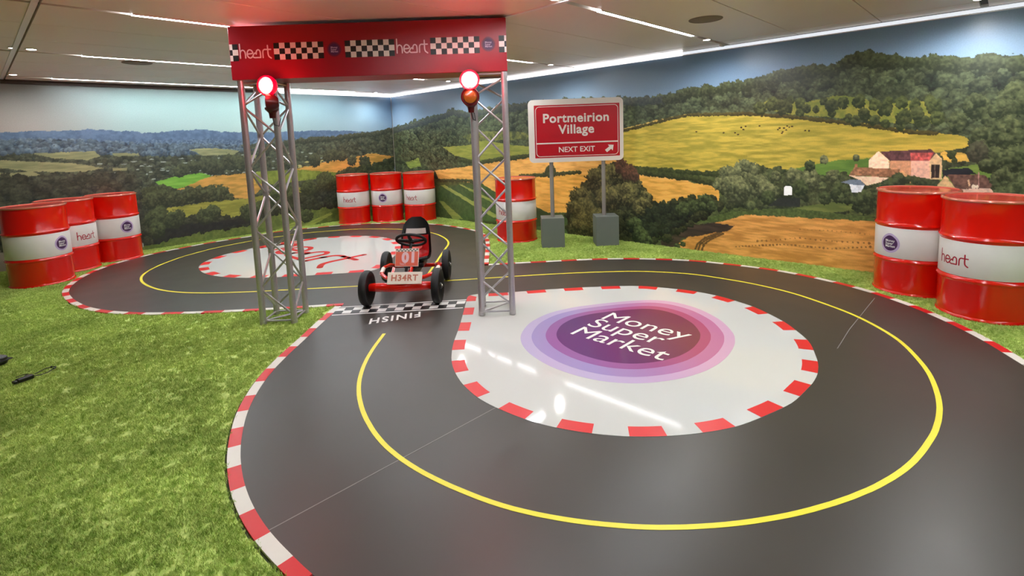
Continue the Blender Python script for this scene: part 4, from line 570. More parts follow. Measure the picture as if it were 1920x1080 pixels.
# finish line
ft = [Vector((*p, 0)) for p in [(2.105,4.197),(2.948,3.446),(1.966,4.043),(2.779,3.299)]]      # far-left, far-right, near-left, near-right
def fin(u, v): a = ft[0].lerp(ft[1], u); b = ft[2].lerp(ft[3], u); p = a.lerp(b, v); return (p.x, p.y)
fl_ = empty('finish_line'); fl_.parent = track
def quadpart(name, u0, u1, v0, v1, z, m, par):
    return strip_mb([fin(u0, v0), fin(u1, v0)], [fin(u0, v1), fin(u1, v1)], z, .0008).build(name, m, par)
mbW = quadpart('white_band', 0, 1, -.04, 0.05, .0074, M_WHT, fl_); quadpart('white_band', 0, 1, .95, 1.04, .0074, M_WHT, fl_)
NC = 15
for r in range(2):
    for k in range(NC):
        quadpart('check_square', k / NC, (k + 1) / NC, .14 + .36 * r, .5 + .36 * r, .0074, M_BLK if (k + r) % 2 else M_WHT, fl_)
a = Vector([(2.494,3.504)][0]); b = Vector([(2.111,3.703)][0]); d = (b - a).normalized(); up = Vector((-d.y, d.x)); 
if up.dot(Vector((-.7, -.7))) < 0: up = -up
V, Fs = text_mesh('FINISH', .175, .004, .25, 4, spacing=1.22); xs = [v[0] for v in V]; k = (b - a).length / (max(xs) - min(xs)); 
if (d.x * up.y - d.y * up.x) < 0: Fs = [f[::-1] for f in Fs]
MB().add([(a.x + d.x * x * k + up.x * y, a.y + d.y * x * k + up.y * y, .0074) for x, y in V], Fs).build('lettering', M_WHT, fl_)
for P in ([(0.622,1.928),(1.802,1.906)], [(5.071,0.73),(4.153,0.738),(3.748,0.726)]):
    strip_mb(offs(P, .0025), offs(P, -.0025), .0067, .001).build('joint_line', M_SEAM, track)

# ------------------------------------------------------------------ turf
cp = bmesh.new(); 
for k in range(34):
    a = rng.uniform(0, 6.28); rr = .021 * math.sqrt(rng.random()); x, y = rr * math.cos(a), rr * math.sin(a); h = rng.uniform(.009, .016); b = rng.uniform(0, 6.28); wd = rng.uniform(.0009, .0015)
    ln = rng.uniform(.003, .011); la = rng.uniform(0, 6.28); dx, dy = math.cos(b) * wd, math.sin(b) * wd; lx, ly = math.cos(la) * ln, math.sin(la) * ln
    v = [cp.verts.new(p) for p in ((x - dx, y - dy, 0), (x + dx, y + dy, 0), (x + dx * .8 + lx * .4, y + dy * .8 + ly * .4, h * .6), (x - dx * .8 + lx * .4, y - dy * .8 + ly * .4, h * .6), (x + lx, y + ly, h))]
    cp.faces.new((v[0], v[1], v[2], v[3])); cp.faces.new((v[3], v[2], v[4]))
cme = bpy.data.meshes.new('grass_tuft'); cp.to_mesh(cme); cp.free()
def turf_mat():
    m = bpy.data.materials.new('synthetic_turf'); m.use_nodes = True; nt = m.node_tree; b = nt.nodes['Principled BSDF']; N = nt.nodes.new; K = nt.links.new
    g = N('ShaderNodeNewGeometry'); n = N('ShaderNodeTexNoise'); n.inputs['Scale'].default_value = 2.2; n.inputs['Detail'].default_value = 4; K(g.outputs['Position'], n.inputs['Vector'])
    n2 = N('ShaderNodeTexNoise'); n2.inputs['Scale'].default_value = 45; n2.inputs['Detail'].default_value = 3; K(g.outputs['Position'], n2.inputs['Vector'])
    r = N('ShaderNodeValToRGB'); r.color_ramp.elements[0].position = .28; r.color_ramp.elements[1].position = .7
    r.color_ramp.elements[0].color = (*lin((138, 174, 66)), 1); r.color_ramp.elements[1].color = (*lin((220, 234, 144)), 1); K(n2.outputs['Fac'], r.inputs[0])
    r2 = N('ShaderNodeValToRGB'); r2.color_ramp.elements[0].color = (.78, .8, .7, 1); r2.color_ramp.elements[1].color = (1.15, 1.12, 1.1, 1); r2.color_ramp.elements[0].position = .35; r2.color_ramp.elements[1].position = .65; K(n.outputs['Fac'], r2.inputs[0])
    vm = N('ShaderNodeVectorMath'); vm.operation = 'MULTIPLY'; K(r.outputs[0], vm.inputs[0]); K(r2.outputs[0], vm.inputs[1]); K(vm.outputs[0], b.inputs['Base Color'])
    b.inputs['Roughness'].default_value = .6; b.inputs['Specular IOR Level'].default_value = .25; return m
TM = turf_mat(); cme.materials.append(TM)
tuft = bpy.data.objects.new('grass_tuft', cme)
koff = offs(CLB, KW) + offs(CLC, KW)[1:] + offs(CLO, KW) + offs(CLA, KW)
hole = offs(CLB, .066) + offs(CLC, .066)[1:] + offs(CLO, .066) + offs(CLA, .066)
room = [(XL + .01, YF + .01), (XW - .02, YF + .01), (XW - .02, YW - .02), (XL + .01, YW - .02)]
def cdt(outerp, holep):
    vs = [Vector(p) for p in outerp] + [Vector(p) for p in holep]; n = len(outerp); m = len(holep)
    ed = [(i, (i + 1) % n) for i in range(n)] + [(n + i, n + (i + 1) % m) for i in range(m)]
    V, E, Fs, *_ = geometry.delaunay_2d_cdt(vs, ed, [], 0, 1e-5)
    def ins(p):
        c = False
        for i in range(m):
            (x0, y0), (x1, y1) = holep[i], holep[i - 1]
            if (y0 > p[1]) != (y1 > p[1]) and p[0] < (x1 - x0) * (p[1] - y0) / (y1 - y0) + x0: c = not c
        return c
    out = []
    for f in Fs:
        cc = sum((V[i] for i in f), Vector((0, 0))) / len(f)
        if not ins(cc): out.append(tuple(f))
    return [(v.x, v.y, 0.0) for v in V], out
V, Fs = cdt(room, koff); tb = MB().add(V, Fs).build('artificial_grass', TM)
tag(tb, 'bright green artificial grass carpet around the race track', 'grass', kind='stuff')
V2, F2 = cdt(room, hole); tb.data.clear_geometry(); tb.data.from_pydata(V2, [], F2); tb.data.materials.append(TM)
ng = bpy.data.node_groups.new('turf_pile', 'GeometryNodeTree'); ng.interface.new_socket('Geometry', in_out='INPUT', socket_type='NodeSocketGeometry'); ng.interface.new_socket('Geometry', in_out='OUTPUT', socket_type='NodeSocketGeometry')
N = ng.nodes.new; K = ng.links.new
gi = N('NodeGroupInput'); go = N('NodeGroupOutput'); ds = N('GeometryNodeDistributePointsOnFaces'); ins_ = N('GeometryNodeInstanceOnPoints'); oi = N('GeometryNodeObjectInfo'); oi.inputs['Object'].default_value = tuft; oi.inputs['As Instance'].default_value = True
ps = N('GeometryNodeInputPosition'); ln_ = N('ShaderNodeVectorMath'); ln_.operation = 'DISTANCE'; ln_.inputs[1].default_value = (.2, .8, 0); K(ps.outputs[0], ln_.inputs[0])
mr = N('ShaderNodeMapRange'); mr.inputs[1].default_value = 1.5; mr.inputs[2].default_value = 6.0; mr.inputs[3].default_value = 2600; mr.inputs[4].default_value = 900; K(ln_.outputs['Value'], mr.inputs[0])
K(gi.outputs[0], ds.inputs['Mesh']); ds.inputs['Density'].default_value = 1900
rv = N('FunctionNodeRandomValue'); rv.data_type = 'FLOAT_VECTOR'; rv.inputs[0].default_value = (0, 0, 0); rv.inputs[1].default_value = (.1, .1, 6.283)
rs = N('FunctionNodeRandomValue'); rs.data_type = 'FLOAT'; rs.inputs[2].default_value = .8; rs.inputs[3].default_value = 1.25
K(ds.outputs['Points'], ins_.inputs['Points']); K(oi.outputs['Geometry'], ins_.inputs['Instance']); K(rv.outputs[0], ins_.inputs['Rotation']); K(rs.outputs[1], ins_.inputs['Scale'])
jn = N('GeometryNodeJoinGeometry'); K(gi.outputs[0], jn.inputs[0]); K(ins_.outputs[0], jn.inputs[0]); K(jn.outputs[0], go.inputs[0])
md = tb.modifiers.new('pile', 'NODES'); md.node_group = ng

# ------------------------------------------------------------------ steel drums
R0 = .285
def cylfn(R, a0, zc, flip=False):
    return lambda x, y, li=0: ((R + .0008 + .0005 * li) * math.cos(a0 + x / R), (R + .0008 + .0005 * li) * math.sin(a0 + x / R), zc + y)
PROF = [(0.0, .012), (.262, .012), (.272, 0), (.288, 0), (.291, .008), (.288, .018), (.2835, .024)]
def hoop(z): return [(.2835, z - .022), (.288, z - .012), (.2945, z - .004), (.2945, z + .004), (.288, z + .012), (.2835, z + .022)]
PROF += hoop(.288) + hoop(.590) + [(.2835, .850), (.285, .862)]
def drum_master():
    e = empty('oil_drum')
    MB().lathe(PROF, 64).build('shell', M_RED, e)
    MB().lathe([(.2842, .312), (.2848, .313), (.2848, .566), (.2842, .567)], 64).build('label_band', M_WRAP, e)
    MB().lathe([(.284, .858), (.291, .860), (.294, .868), (.291, .877), (.283, .880), (.277, .876), (.276, .866)], 64).build('top_rim', M_RIM, e)
    MB().lathe([(.277, .872), (.272, .861), (.245, .858), (.24, .861), (0, .861)], 48).build('lid', M_RED, e)
    for x, y, r in ((.19, .03, .032), (-.18, .02, .018)):
        MB().lathe([(r, .861), (r, .870), (r * .8, .872), (r * .75, .868), (0, .868)], 18, c=(x, y, 0)).build('bung', M_RIM if r > .03 else M_CHROME, e)
    return e
DR = [(4.787, 8.62), (5.264, 8.257), (5.647, 7.774), (5.258, 4.977), (5.56, 0.534), (5.152, 0.06), (1.24, 8.779), (0.75, 8.383), (0.435, 7.836)]
SPEC = [(0, 'h', -134, .443, 'leftmost of three in the far corner'), (1, 'b', -139, .443, 'middle one of three in the far corner'),
        (2, 'h', -158, .436, 'rightmost of three in the far corner'), (3, 'h', -170, .43, 'alone between right tower and road sign'),
        (4, 'b', 149.6, .43, 'plum badge, left of the near right pair'), (5, 'h', 138, .435, 'word heart, right of the near right pair'),
        (6, 'b', -69.4, .443, 'rearmost of the three at the left'), (7, 'h', -57, .43, 'word heart, middle of three at left'),
        (8, 'b', -49, .44, 'nearest of three at the left frame edge')]
master = drum_master(); kids = list(master.children)
for n, (i, kind, ang, zc, nm) in enumerate(SPEC):
    if n == 0: e = master; ks = kids
    else:
        e = master.copy(); COL.objects.link(e)
        for kd in kids: c2 = kd.copy(); COL.objects.link(c2); c2.parent = e
    e.location = (DR[i][0] + (.02 if i == 6 else 0), min(DR[i][1], YW - .31), .003 if i != 8 else .003)
    tag(e, 'red steel drum with white band, ' + nm, 'barrel', 'red steel drums around the track')
    e['_spin'] = math.radians([10, 60, 130, 200, 250, 300, 30, 75, 160][n])
for e, (i, kind, ang, zc, nm) in zip([o for o in bpy.data.objects if o.name.startswith('oil_drum')], SPEC):
    sp = e['_spin']; del e['_spin']; e.rotation_euler = (0, 0, sp); a = math.radians(ang) - sp; mb = MB()
    if kind == 'h':
        s = .054; f = cylfn(.2848, a, zc); mb.add([f((x - 1.97) * s, (y - .8) * s) for x, y in HEART[0]], HEART[1]); mb.build('lettering', M_CRIM, e)
    else: badge(mb, cylfn(.2848, a, zc), .062); mb.build('emblem', [M_HALO, M_PLUM, M_WHT], e)

# ------------------------------------------------------------------ gantry
G = Vector((.703, -.711, 0)); NN = Vector((.711, .703, 0)); A0 = Vector((1.507, 4.296, 0))
def tower(base, label):
    e = empty('truss_tower', tuple(base), math.atan2(G.y, G.x), label=label, cat='truss tower', group='aluminium truss towers under the red banner')
    s = .25; cr = [(0, 0), (s, 0), (s, s), (0, s)]; H = 1.945 - base.z
    for x, y in cr:
        MB().tube([(x, y, .018), (x, y, H)], .0245, 16).build('chord', M_STEEL, e)
        MB().lathe([(.026, .0), (.026, .03), (.0245, .032)], 16, c=(x, y, .004)).build('foot', M_STEEL, e)
    for f in range(4):
        (xa, ya), (xb, yb) = cr[f], cr[(f + 1) % 4]
        hi_a = f % 2 == 0            # corners 0 and 2 carry the upper nodes
        za = [.30 + .483 * k for k in range(4)]; zb = [.075 + .483 * k for k in range(4)] + [1.915]
        nodes = []
        for k in range(4): nodes += [(1, zb[k]), (0, za[k])]
        nodes.append((1, 1.9))
        pt = lambda sd, z: ((xa, ya, z) if (sd == 0) == hi_a else (xb, yb, z))
        for k in range(len(nodes) - 1):
            p, q_ = Vector(pt(*nodes[k])) + Vector((0, 0, .018)), Vector(pt(*nodes[k + 1])) - Vector((0, 0, .018)); d = (q_ - p); d.z = 0; d.normalize()
            MB().tube([p + d * .02, q_ - d * .02], .0088, 8).build('brace', M_STEEL, e)
        for z in (.03, 1.925):
            p, q_ = Vector((xa, ya, z)), Vector((xb, yb, z)); d = (q_ - p).normalized(); MB().tube([p + d * .02, q_ - d * .02], .0088, 8).build('brace', M_STEEL, e)
    MB().tube([(.02, .02, .03), (s - .02, s - .02, .03)], .0088, 8).build('brace', M_STEEL, e)
    return e
tower(A0, 'left aluminium truss tower standing on the turf beside the finish line')
tower(Vector((2.749, 3.026, .008)), 'right aluminium truss tower standing on the white island')
bx0, bx1, bz0, bz1 = -.045, 2.055, 1.948, 2.345
bn = empty('gantry_banner', tuple(A0), math.atan2(G.y, G.x), label='red box banner with chequered patches spanning the two truss towers', cat='banner')
MB().box(((bx0 + bx1) / 2, .13, (bz0 + bz1) / 2), (bx1 - bx0, .33, bz1 - bz0), bev=.004).build('banner_box', M_BANNER, bn)
YB = .13 - .165
W = bx1 - bx0; Hh = bz1 - bz0
def bpos(cxp, cyf): return bx0 + (cxp - 92) / (1820 - 92) * W
cell = 34.2 / 1728 * W; zc = bz0 + Hh * .51
def checks(x_left, n, first, cw=1.0):
    e = empty('chequered_patch'); e.parent = bn
    for col in range(n):
        for row in range(3):
            blk = (col + row + first) % 2 == 0
            x0 = x_left + col * cell; z0 = zc + (1 - row) * cell - cell / 2
            MB().box((x0 + cell * cw / 2, YB - .0008, z0 + cell / 2), (cell * cw, .0016, cell)).build('check_square', M_BLK if blk else M_WHT, e)
checks(bx0 + .004, 1, 1, .5); checks(bx0 + .004 + cell * .5, 1, 0)
checks(bpos(368, 0), 9, 0); checks(bpos(810, 0), 9, 0); checks(bpos(1345, 0) - .003, 9, 0); checks(bpos(1772, 0), 1, 0)
checks(bpos(1772, 0) + cell, 1, 1, .36)
for px in (155, 1130):
    s = (198 / 1728 * W) / 4.1; x0 = bpos(px, 0) + .004
    MB().add([(x0 + x * s, YB - .002, zc - .042 + y * s * 1.0) for x, y in HEART[0]], HEART[1]).build('lettering', M_PINKW, bn)
for px in (742, 1705):
    mb = MB(); x0 = bpos(px, 0); badge(mb, lambda x, y, li=0: (x0 + x, YB - .0012 - .0006 * li, zc + y), .041, (0, 1, 2)); mb.build('emblem', [mat('banner_halo', (104, 24, 60), .35), M_PLUM, M_HALO], bn)
# warning lamps on the inner front chords
def lamp(al, yo, z1, label, tilt):
    e = empty('warning_lamp', tuple(A0 + G * al + Vector((0, 0, 0))), math.atan2(G.y, G.x) + tilt, label=label, cat='lamp', group='red warning lamps on the towers')
    ax = frame3(Vector((1, 0, 0)), Vector((0, 0, 1)), Vector((0, -1, 0)))       # lathe axis -> local -y
    for k, z in enumerate((z1, z1 - .125)):
        if k and tilt: ax = Matrix.Rotation(-1.0, 3, 'Z') @ ax
        MB().lathe([(0, -.075), (.03, -.072), (.055, -.05), (.068, -.015), (.07, .01), (.064, .014), (.06, .004)], 28, axis=ax, c=(0, yo, z)).build('housing', M_CASE, e)
        pr = [(.0585, .006), (.05, .022), (.03, .032), (0, .036)] if k == 0 else [(.052, .006), (.045, .016), (.025, .022), (0, .024)]
        if k == 0:
            MB().lathe(pr, 28, axis=ax, c=(0, yo, z)).build('lit_lens', M_LIT, e)
            MB().lathe([(.0585, .004), (.062, .016), (.070, .018), (.0745, .006), (.0745, -.012), (.068, -.03)], 28, axis=ax, c=(0, yo, z)).build('bloom_ring', mat('red_bloom', (255, 0, 30), .3, emit=(255, 0, 34), es=2.2), e)  # added glowing ring, stands in for the bloom round the lit lens
        else: MB().lathe(pr, 28, axis=ax, c=(0, yo, z)).build('unlit_lens', M_AMB, e)
    MB().lathe([(.022, z1 - .24), (.026, z1 - .2), (.05, z1 - .175), (.05, z1 - .16), (0, z1 - .15)], 16, c=(0, yo + .035, 0)).build('neck', M_CASE, e)
    MB().box((0, (yo + .045), z1 - .05), (.03, .05, .05), bev=.004).build('bracket', M_BPLAS, e)
    MB().tube([(0, yo + .035, z1 - .24), (.012, yo + .03, z1 - .29), (.03, yo + .06, z1 - .3), (.02, yo + .1, z1 - .24)], .0035, 6).build('cable', M_BPLAS, e)
    ld = bpy.data.lights.new('lamp_glow', 'POINT'); ld.energy = 4; ld.color = (1, .03, .05); ld.shadow_soft_size = .05
    lo = bpy.data.objects.new('lamp_glow', ld); COL.objects.link(lo); lo.location = A0 + G * al + NN * (yo - .11) + Vector((0, 0, z1))
lamp(.292, -.14, 1.888, 'pair of round warning lamps, upper one lit, on the left truss tower', -.25)
lamp(1.767, -.14, 1.878, 'pair of round warning lamps, upper lit over amber, on the right truss tower', .0)

# ------------------------------------------------------------------ road sign
SS = Vector((.688, -.725, 0)); P0 = Vector((4.995, 4.285, 0))
sg = empty('road_sign', tuple(P0), math.atan2(SS.y, SS.x), label='red and white road sign on two posts in grey block feet', cat='sign')
for al in (.147, .848):
    MB().box((al, .145, .1965), (.293, .29, .387), bev=.004).build('base_block', M_BLOCK, sg)
for al in (.155, .83): MB().tube([(al, .145, .387), (al, .145, 1.8)], .026, 16).build('post', M_POST, sg)
def rrect(x0, x1, z0, z1, r, k=6):
    out = []
    for cx_, cz_, a in ((x1 - r, z0 + r, -90), (x1 - r, z1 - r, 0), (x0 + r, z1 - r, 90), (x0 + r, z0 + r, 180)):
        for i in range(k + 1): t = math.radians(a + 90 * i / k); out.append((cx_ + r * math.cos(t), cz_ + r * math.sin(t)))
    return out
def plate(mb, pts, y0, y1, mi=0):
    n = len(pts); mb.add([(x, y0, z) for x, z in pts] + [(x, y1, z) for x, z in pts], [tuple(range(n)), tuple(range(2 * n - 1, n - 1, -1))] + [(i, n + i, n + (i + 1) % n, (i + 1) % n) for i in range(n)], mi); return mb
plate(MB(), rrect(-.128, 1.083, 1.105, 1.903, .06), .095, .119).build('panel', M_SIGNW, sg)
plate(MB(), rrect(-.052, 1.036, 1.163, 1.832, .006), .0935, .096).build('red_face', M_SIGNR, sg)
def outline(x0, x1, z0, z1, r, wd, y):
    a = rrect(x0, x1, z0, z1, r); b = rrect(x0 + wd, x1 - wd, z0 + wd, z1 - wd, max(.001, r - wd)); n = len(a); return MB().add([(x, y, z) for x, z in a + b], [(i, (i + 1) % n, n + (i + 1) % n, n + i) for i in range(n)])
outline(-.036, 1.018, 1.178, 1.815, .05, .007, .0925).build('border_line', M_SIGNW, sg)
MB().box((.491, .0925, 1.348), (1.05, .002, .017)).build('divider_line', M_SIGNW, sg)
def vtext(body, xc, z, size, y, bold, parent, m, sx=1.0, name='lettering', sp=1.0):
    V, Fs = text_mesh(body, size, bold, 0, 5, spacing=sp); xs = [v[0] for v in V]; mid = (min(xs) + max(xs)) / 2
    return MB().add([(xc + (x - mid) * sx, y, z + zz) for x, zz in V], Fs).build(name, m, parent)
vtext('Portmeirion', .480, 1.612, .158, .0922, .0042, sg, M_SIGNW, 1.02, sp=1.07); vtext('Village', .480, 1.468, .158, .0922, .0042, sg, M_SIGNW, 1.02, sp=1.07)
vtext('NEXT EXIT', .485, 1.232, .095, .0922, .0012, sg, M_SIGNW, 1.0)
aw = [(-.06, -.02), (.01, -.02), (.01, -.05), (.065, 0), (.01, .05), (.01, .02), (-.06, .02)]; ca = math.cos(.66); sa = math.sin(.66)
MB().add([(.905 + x * ca - z * sa, .0922, 1.262 + x * sa + z * ca) for x, z in aw], [(0, 1, 5, 6), (2, 3, 4), (1, 2, 4, 5)]).build('arrow', M_SIGNW, sg)

# ------------------------------------------------------------------ pedal kart (x forward, y to its left)
KO = Vector((2.512, 3.813, .0065)); hd = Vector((-.7215, -.6924))
kt = empty('pedal_kart', tuple(KO), math.atan2(hd.y, hd.x), label='small red four-wheeled pedal kart with black seat on the finish line', cat='kart')
AXY = frame3(Vector((1, 0, 0)), Vector((0, 0, 1)), Vector((0, -1, 0)))
def wheel(x, y, r=.157, steer=0.0):
    e = empty('wheel'); e.parent = kt; e.location = (x, y, r); e.rotation_euler = (0, 0, steer)
    tp = [(r - .05, -.026), (r - .03, -.034), (r - .012, -.031), (r - .002, -.017), (r, 0), (r - .002, .017), (r - .012, .031), (r - .03, .034), (r - .05, .026), (r - .055, 0), (r - .05, -.026)]
    MB().lathe(tp, 40, axis=AXY).build('tyre', M_BLACK, e)
    hb = MB().lathe([(r - .052, -.022), (r - .058, -.026), (r - .062, -.01), (r - .062, .01), (r - .058, .026), (r - .052, .022)], 32, axis=AXY)
    for k in range(5):
        a = 2 * PI * k / 5; dv = Vector((math.cos(a), 0, math.sin(a))); R = frame3(dv, Vector((0, 1, 0)), dv.cross(Vector((0, 1, 0)))); hb.box(dv * .06, (.085, .022, .026), R)
    hb.lathe([(0, -.04), (.022, -.038), (.028, -.03), (.03, .03), (.022, .038), (0, .04)], 20, axis=AXY); hb.build('rim', M_BPLAS, e)
    MB().lathe([(.012, -.046), (.014, -.04), (.014, .04), (.012, .046)], 14, axis=AXY).build('axle_nut', M_CHROME, e)
st = -.06
wheel(.0, -.30, .157, st); wheel(.0, .325, .157, st); wheel(-.776, -.31); wheel(-.776, .31)
MB().tube([(.0, -.29, .155), (.01, -.255, .165), (.035, -.2, .17), (.04, 0, .163), (.035, .2, .17), (.01, .255, .165), (.0, .29, .155)], [.03, .036, .04, .04, .04, .036, .03], 14).build('front_axle_beam', M_RED, kt)
MB().tube([(-.01, -.33, .157), (-.01, -.27, .157)], .014, 10).tube([(-.01, .27, .157), (-.01, .33, .157)], .014, 10).build('stub_axle', M_BPLAS, kt)
MB().tube([(.03, 0, .18), (-.12, 0, .2), (-.35, 0, .17), (-.62, 0, .17), (-.8, 0, .17)], .027, 12).build('main_tube', M_RED, kt)
for s in (-1, 1):
    MB().tube([(.0, s * .07, .19), (-.06, s * .085, .25), (-.12, s * .08, .30)], .013, 10).build('nose_stay', M_RED, kt)
    MB().tube([(-.12, s * .05, .2), (-.2, s * .17, .185), (-.33, s * .25, .19), (-.5, s * .27, .21), (-.66, s * .25, .2), (-.76, s * .2, .165)], .018, 10).build('side_rail', M_RED, kt)
    MB().tube([(-.35, s * .2555, .1925), (-.48, s * .268, .207)], .0198, 12).build('label_sleeve', mat('pale_sleeve', (238, 222, 210), .35), kt)
    MB().box((-.235, s * .11, .10 if s > 0 else .2), (.07, .09, .02), bev=.004).build('pedal', M_BPLAS, kt)
MB().tube([(-.235, .11, .10), (-.235, .05, .10), (-.235, .05, .15), (-.235, -.05, .15), (-.235, -.05, .2), (-.235, -.11, .2)], .009, 8).build('crank', M_CHROME, kt)
MB().tube([(-.776, -.3, .157), (-.776, .3, .157)], .02, 12).build('rear_axle', M_RED, kt)
MB().box((-.5, .045, .165), (.52, .022, .09), bev=.008).build('chain_guard', M_BPLAS, kt)
# tilted number board and the plate below it
def board(name, c, wdt, hgt, tilt, yaw, m, parent):
    e = empty(name); e.parent = parent; e.location = c; e.rotation_euler = (0, -tilt, yaw)          # board faces +x and leans back
    MB().box((0, 0, 0), (.008, wdt, hgt), bev=.002).build('board_sheet', m, e); return e
nb = board('number_board', (-.165, .035, .382), .215, .165, .38, st, mat('board_white', (236, 226, 214), .35), kt)
MB().box((.0046, 0, -.012), (.0012, .207, .130)).build('orange_field', mat('glare_paled_orange', (230, 112, 88), .3, noise=.05), nb)  # orange print with the glare on the board put into its paler colour
ck = MB()
for r in range(2):
    for k in range(13):
        if (k + r) % 2: ck.box((.0048, -.1 + .2 * (k + .5) / 13, .0605 + .0125 * r), (.0012, .2 / 13, .0125))
ck.build('checker_pattern', mat('grey_print', (120, 130, 120), .4), nb)
def btext(body, size, y0, z0, bold, m, parent, name='lettering', sh=0):
    V, Fs = text_mesh(body, size, bold, sh, 4, spacing=1.12); xs = [v[0] for v in V]; mid = (min(xs) + max(xs)) / 2
    return MB().add([(.0058, y0 + (x - mid), z0 + z) for x, z in V], Fs).build(name, m, parent)
btext('01', .125, .01, -.042, .007, M_PINKW, nb)
mb = MB(); s = .013; mb.add([(.0058, -.06 + x * s, -.066 + y * s) for x, y in HEART[0]], HEART[1]); mb.build('lettering', M_PINKW, nb)
lp = board('licence_plate', (.062, .052, .252), .305, .108, .55, st, mat('plate_cream', (238, 226, 208), .35), kt)
btext('H34RT', .075, 0, -.024, .0025, mat('faded_red_print', (196, 120, 96), .4), lp)
MB().box((.03, .03, .24), (.05, .12, .02), bev=.004).build('plate_bracket', M_BPLAS, kt)
MB().lathe([(.03, -.02), (.036, -.01), (.036, .01), (.03, .02)], 18, c=(-.06, -.01, .235)).build('steering_joint', M_CHROME, kt)
# steering
sc_ = Vector((-.40, .035, .497)); tl = .62; sn = Vector((-math.sin(tl), 0, math.cos(tl))); sxv = Vector((math.cos(tl), 0, math.sin(tl))); syv = Vector((0, 1, 0))
e = empty('steering_wheel'); e.parent = kt; e.location = sc_; e.rotation_euler = (0, 0, st)
MB().tube([sxv * .125 * math.cos(t) + syv * .138 * math.sin(t) for t in [2 * PI * i / 40 for i in range(40)]], .0135, 10, closed=True).build('grip_ring', M_BLACK, e)
hb = MB(); hb.lathe([(0, -.02), (.03, -.018), (.036, .0), (.03, .012), (0, .014)], 20, axis=frame3(sxv, syv, sn), c=-sn * .012)
for t in (PI / 2, -PI / 2, 0): d = sxv * math.cos(t) + syv * math.sin(t); hb.tube([-sn * .012, d * .13], [.022, .012], 8)
hb.build('spokes', M_BPLAS, e)
MB().tube([sc_ - sn * .01, sc_ - sn * .12 + Vector((.0, 0, 0)), (-.24, .02, .33), (-.2, .01, .24)], .014, 10).build('steering_column', M_BPLAS, kt)
# seat: scooped shell, tall rounded back
def shell(wf, zf, name, m, parent, off=0.0, th=.02, n=22, k=13, t0=0.0, t1=1.0):
    mb = MB(); V = []
    for i in range(n):
        t = t0 + (t1 - t0) * i / (n - 1); (x, z), wd, dep = path(t)
        (xa, za), *_ = path(max(0, t - .01)); (xb, zb), *_ = path(min(1, t + .01)); tx, tz = xb - xa, zb - za; l = math.hypot(tx, tz) or 1; nx, nz = tz / l, -tx / l      # towards the sitter
        for j in range(k):
            s = -1 + 2 * j / (k - 1); lift = dep * abs(s) ** 2.6 + off
            V.append((x + nx * lift, wd * wf * s, z + nz * lift))
    V2 = []
    for i in range(n):
        t = t0 + (t1 - t0) * i / (n - 1); (xa, za), *_ = path(max(0, t - .01)); (xb, zb), *_ = path(min(1, t + .01)); tx, tz = xb - xa, zb - za; l = math.hypot(tx, tz) or 1; nx, nz = tz / l, -tx / l
        for j in range(k): v = V[i * k + j]; V2.append((v[0] - nx * th, v[1], v[2] - nz * th))
    fs = []; o = n * k
    for i in range(n - 1):
        for j in range(k - 1):
            a = i * k + j; fs += [(a, a + 1, a + k + 1, a + k), (o + a, o + a + k, o + a + k + 1, o + a + 1)]
    for i in range(n - 1):
        a = i * k; fs += [(a, a + k, o + a + k, o + a)]; b = a + k - 1; fs += [(b, o + b, o + b + k, b + k)]
    for j in range(k - 1):
        fs += [(j, o + j, o + j + 1, j + 1)]; b = (n - 1) * k + j; fs += [(b, b + 1, o + b + 1, o + b)]
    mb.add(V + V2, fs, 0, True)
    bm = bmesh.new(); me = bpy.data.meshes.new(name); me.from_pydata(mb.v, [], mb.f); bm.from_mesh(me); bmesh.ops.recalc_face_normals(bm, faces=bm.faces); bm.to_mesh(me); bm.free()
    me.materials.append(m); me.polygons.foreach_set('use_smooth', [True] * len(me.polygons)); me.set_sharp_from_angle(angle=math.radians(50)); me.update(); return link(name, me, parent)
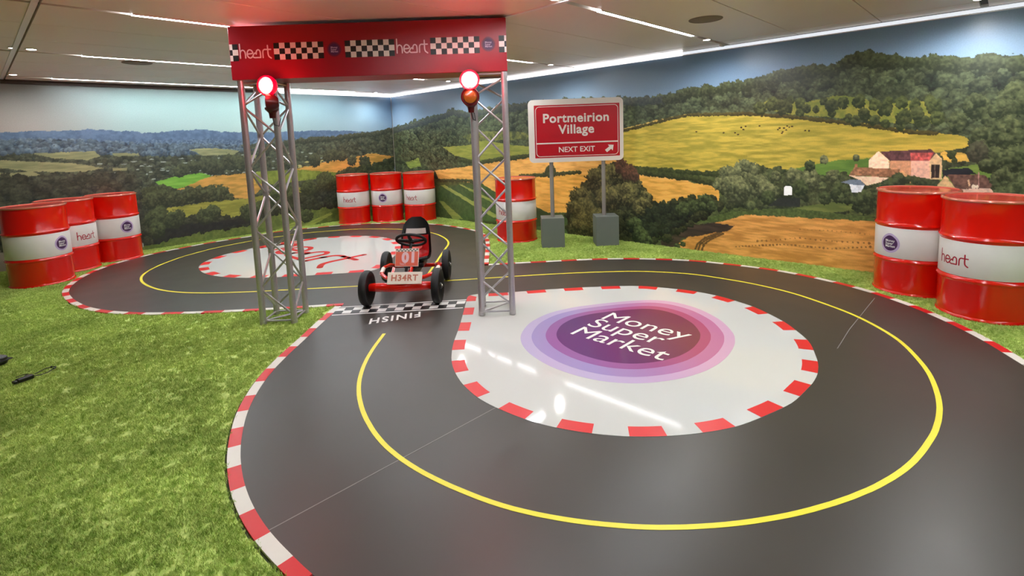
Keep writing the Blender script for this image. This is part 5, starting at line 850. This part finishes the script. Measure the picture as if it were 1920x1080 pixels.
def path(t):                                  # front lip -> seat pan -> bend -> back -> rounded top
    K = [(0, -.50, .30, .145, .02), (.12, -.54, .262, .155, .035), (.3, -.64, .25, .16, .05), (.42, -.72, .275, .16, .055), (.52, -.765, .34, .155, .055), (.7, -.80, .47, .148, .05), (.85, -.825, .57, .13, .035), (.94, -.838, .625, .095, .02), (1, -.845, .655, .045, .005)]
    for a, b in zip(K, K[1:]):
        if t <= b[0] + 1e-9:
            u = (t - a[0]) / (b[0] - a[0]); v = [p + (q_ - p) * u for p, q_ in zip(a[1:], b[1:])]; return (v[0], v[1]), v[2], v[3]
    v = K[-1][1:]; return (v[0], v[1]), v[2], v[3]
se = empty('seat'); se.parent = kt; se.location = (0, .015, .0)
shell(1.0, 0, 'seat_shell', M_BPLAS, se)
shell(.86, 0, 'seat_pad', mat('seat_red', (170, 14, 16), .35, noise=.05), se, off=.006, th=.012, t0=.0, t1=.70)
shell(.72, 0, 'back_label', mat('seat_label', (206, 198, 190), .4), se, off=.004, th=.006, t0=.72, t1=.80, n=4)
shell(.42, 0, 'seat_emblem', mat('seat_emblem_pink', (236, 120, 110), .35), se, off=.009, th=.004, t0=.50, t1=.57, n=4)
MB().box((-.66, 0, .215), (.26, .2, .05), bev=.012).build('seat_mount', M_BPLAS, se)

# ------------------------------------------------------------------ small things on the turf
p = [(0.095,4.446)][0]
e = empty('power_adapter', (p[0], p[1], .012), .35, label='small black power adapter with a thin looped cable on the turf', cat='adapter')
MB().box((0, 0, .014), (.085, .036, .026), bev=.006).build('casing', M_BPLAS, e)
MB().box((-.05, 0, .012), (.022, .03, .018), bev=.004).build('plug_end', M_BPLAS, e)
MB().tube([(x, y, z) for x, y, z in spl3] if False else [(.04, 0, .014), (.07, -.02, .01), (.11, -.025, .012), (.15, .0, .014), (.18, .03, .012), (.165, .055, .012), (.13, .06, .013), (.09, .04, .012), (.06, .02, .014)], .0028, 6).build('cable', M_BPLAS, e)
MB().tube([(.0, .018, .02), (.02, .05, .016), (.05, .07, .012), (.03, .09, .012), (-.01, .085, .012)], .0026, 6).build('cable', M_BPLAS, e)
MB().tube([(.15, .0, .014), (.165, .01, .014)], .006, 8).tube([(.16, .045, .013), (.165, .055, .013)], .006, 8).build('connector', M_BPLAS, e)
p = [(-0.016,4.963)][0]
e = empty('black_pouch', (p[0], p[1], .012), .5, label='black rounded pouch on the turf cut off by the left frame edge', cat='pouch')
MB().lathe([(0, 0), (.05, .0), (.058, .02), (.052, .045), (.03, .058), (0, .062)], 24).build('body', M_BPLAS, e)
MB().box((0, 0, .026), (.118, .118, .006), bev=.0025).build('zip_band', M_BLACK, e)
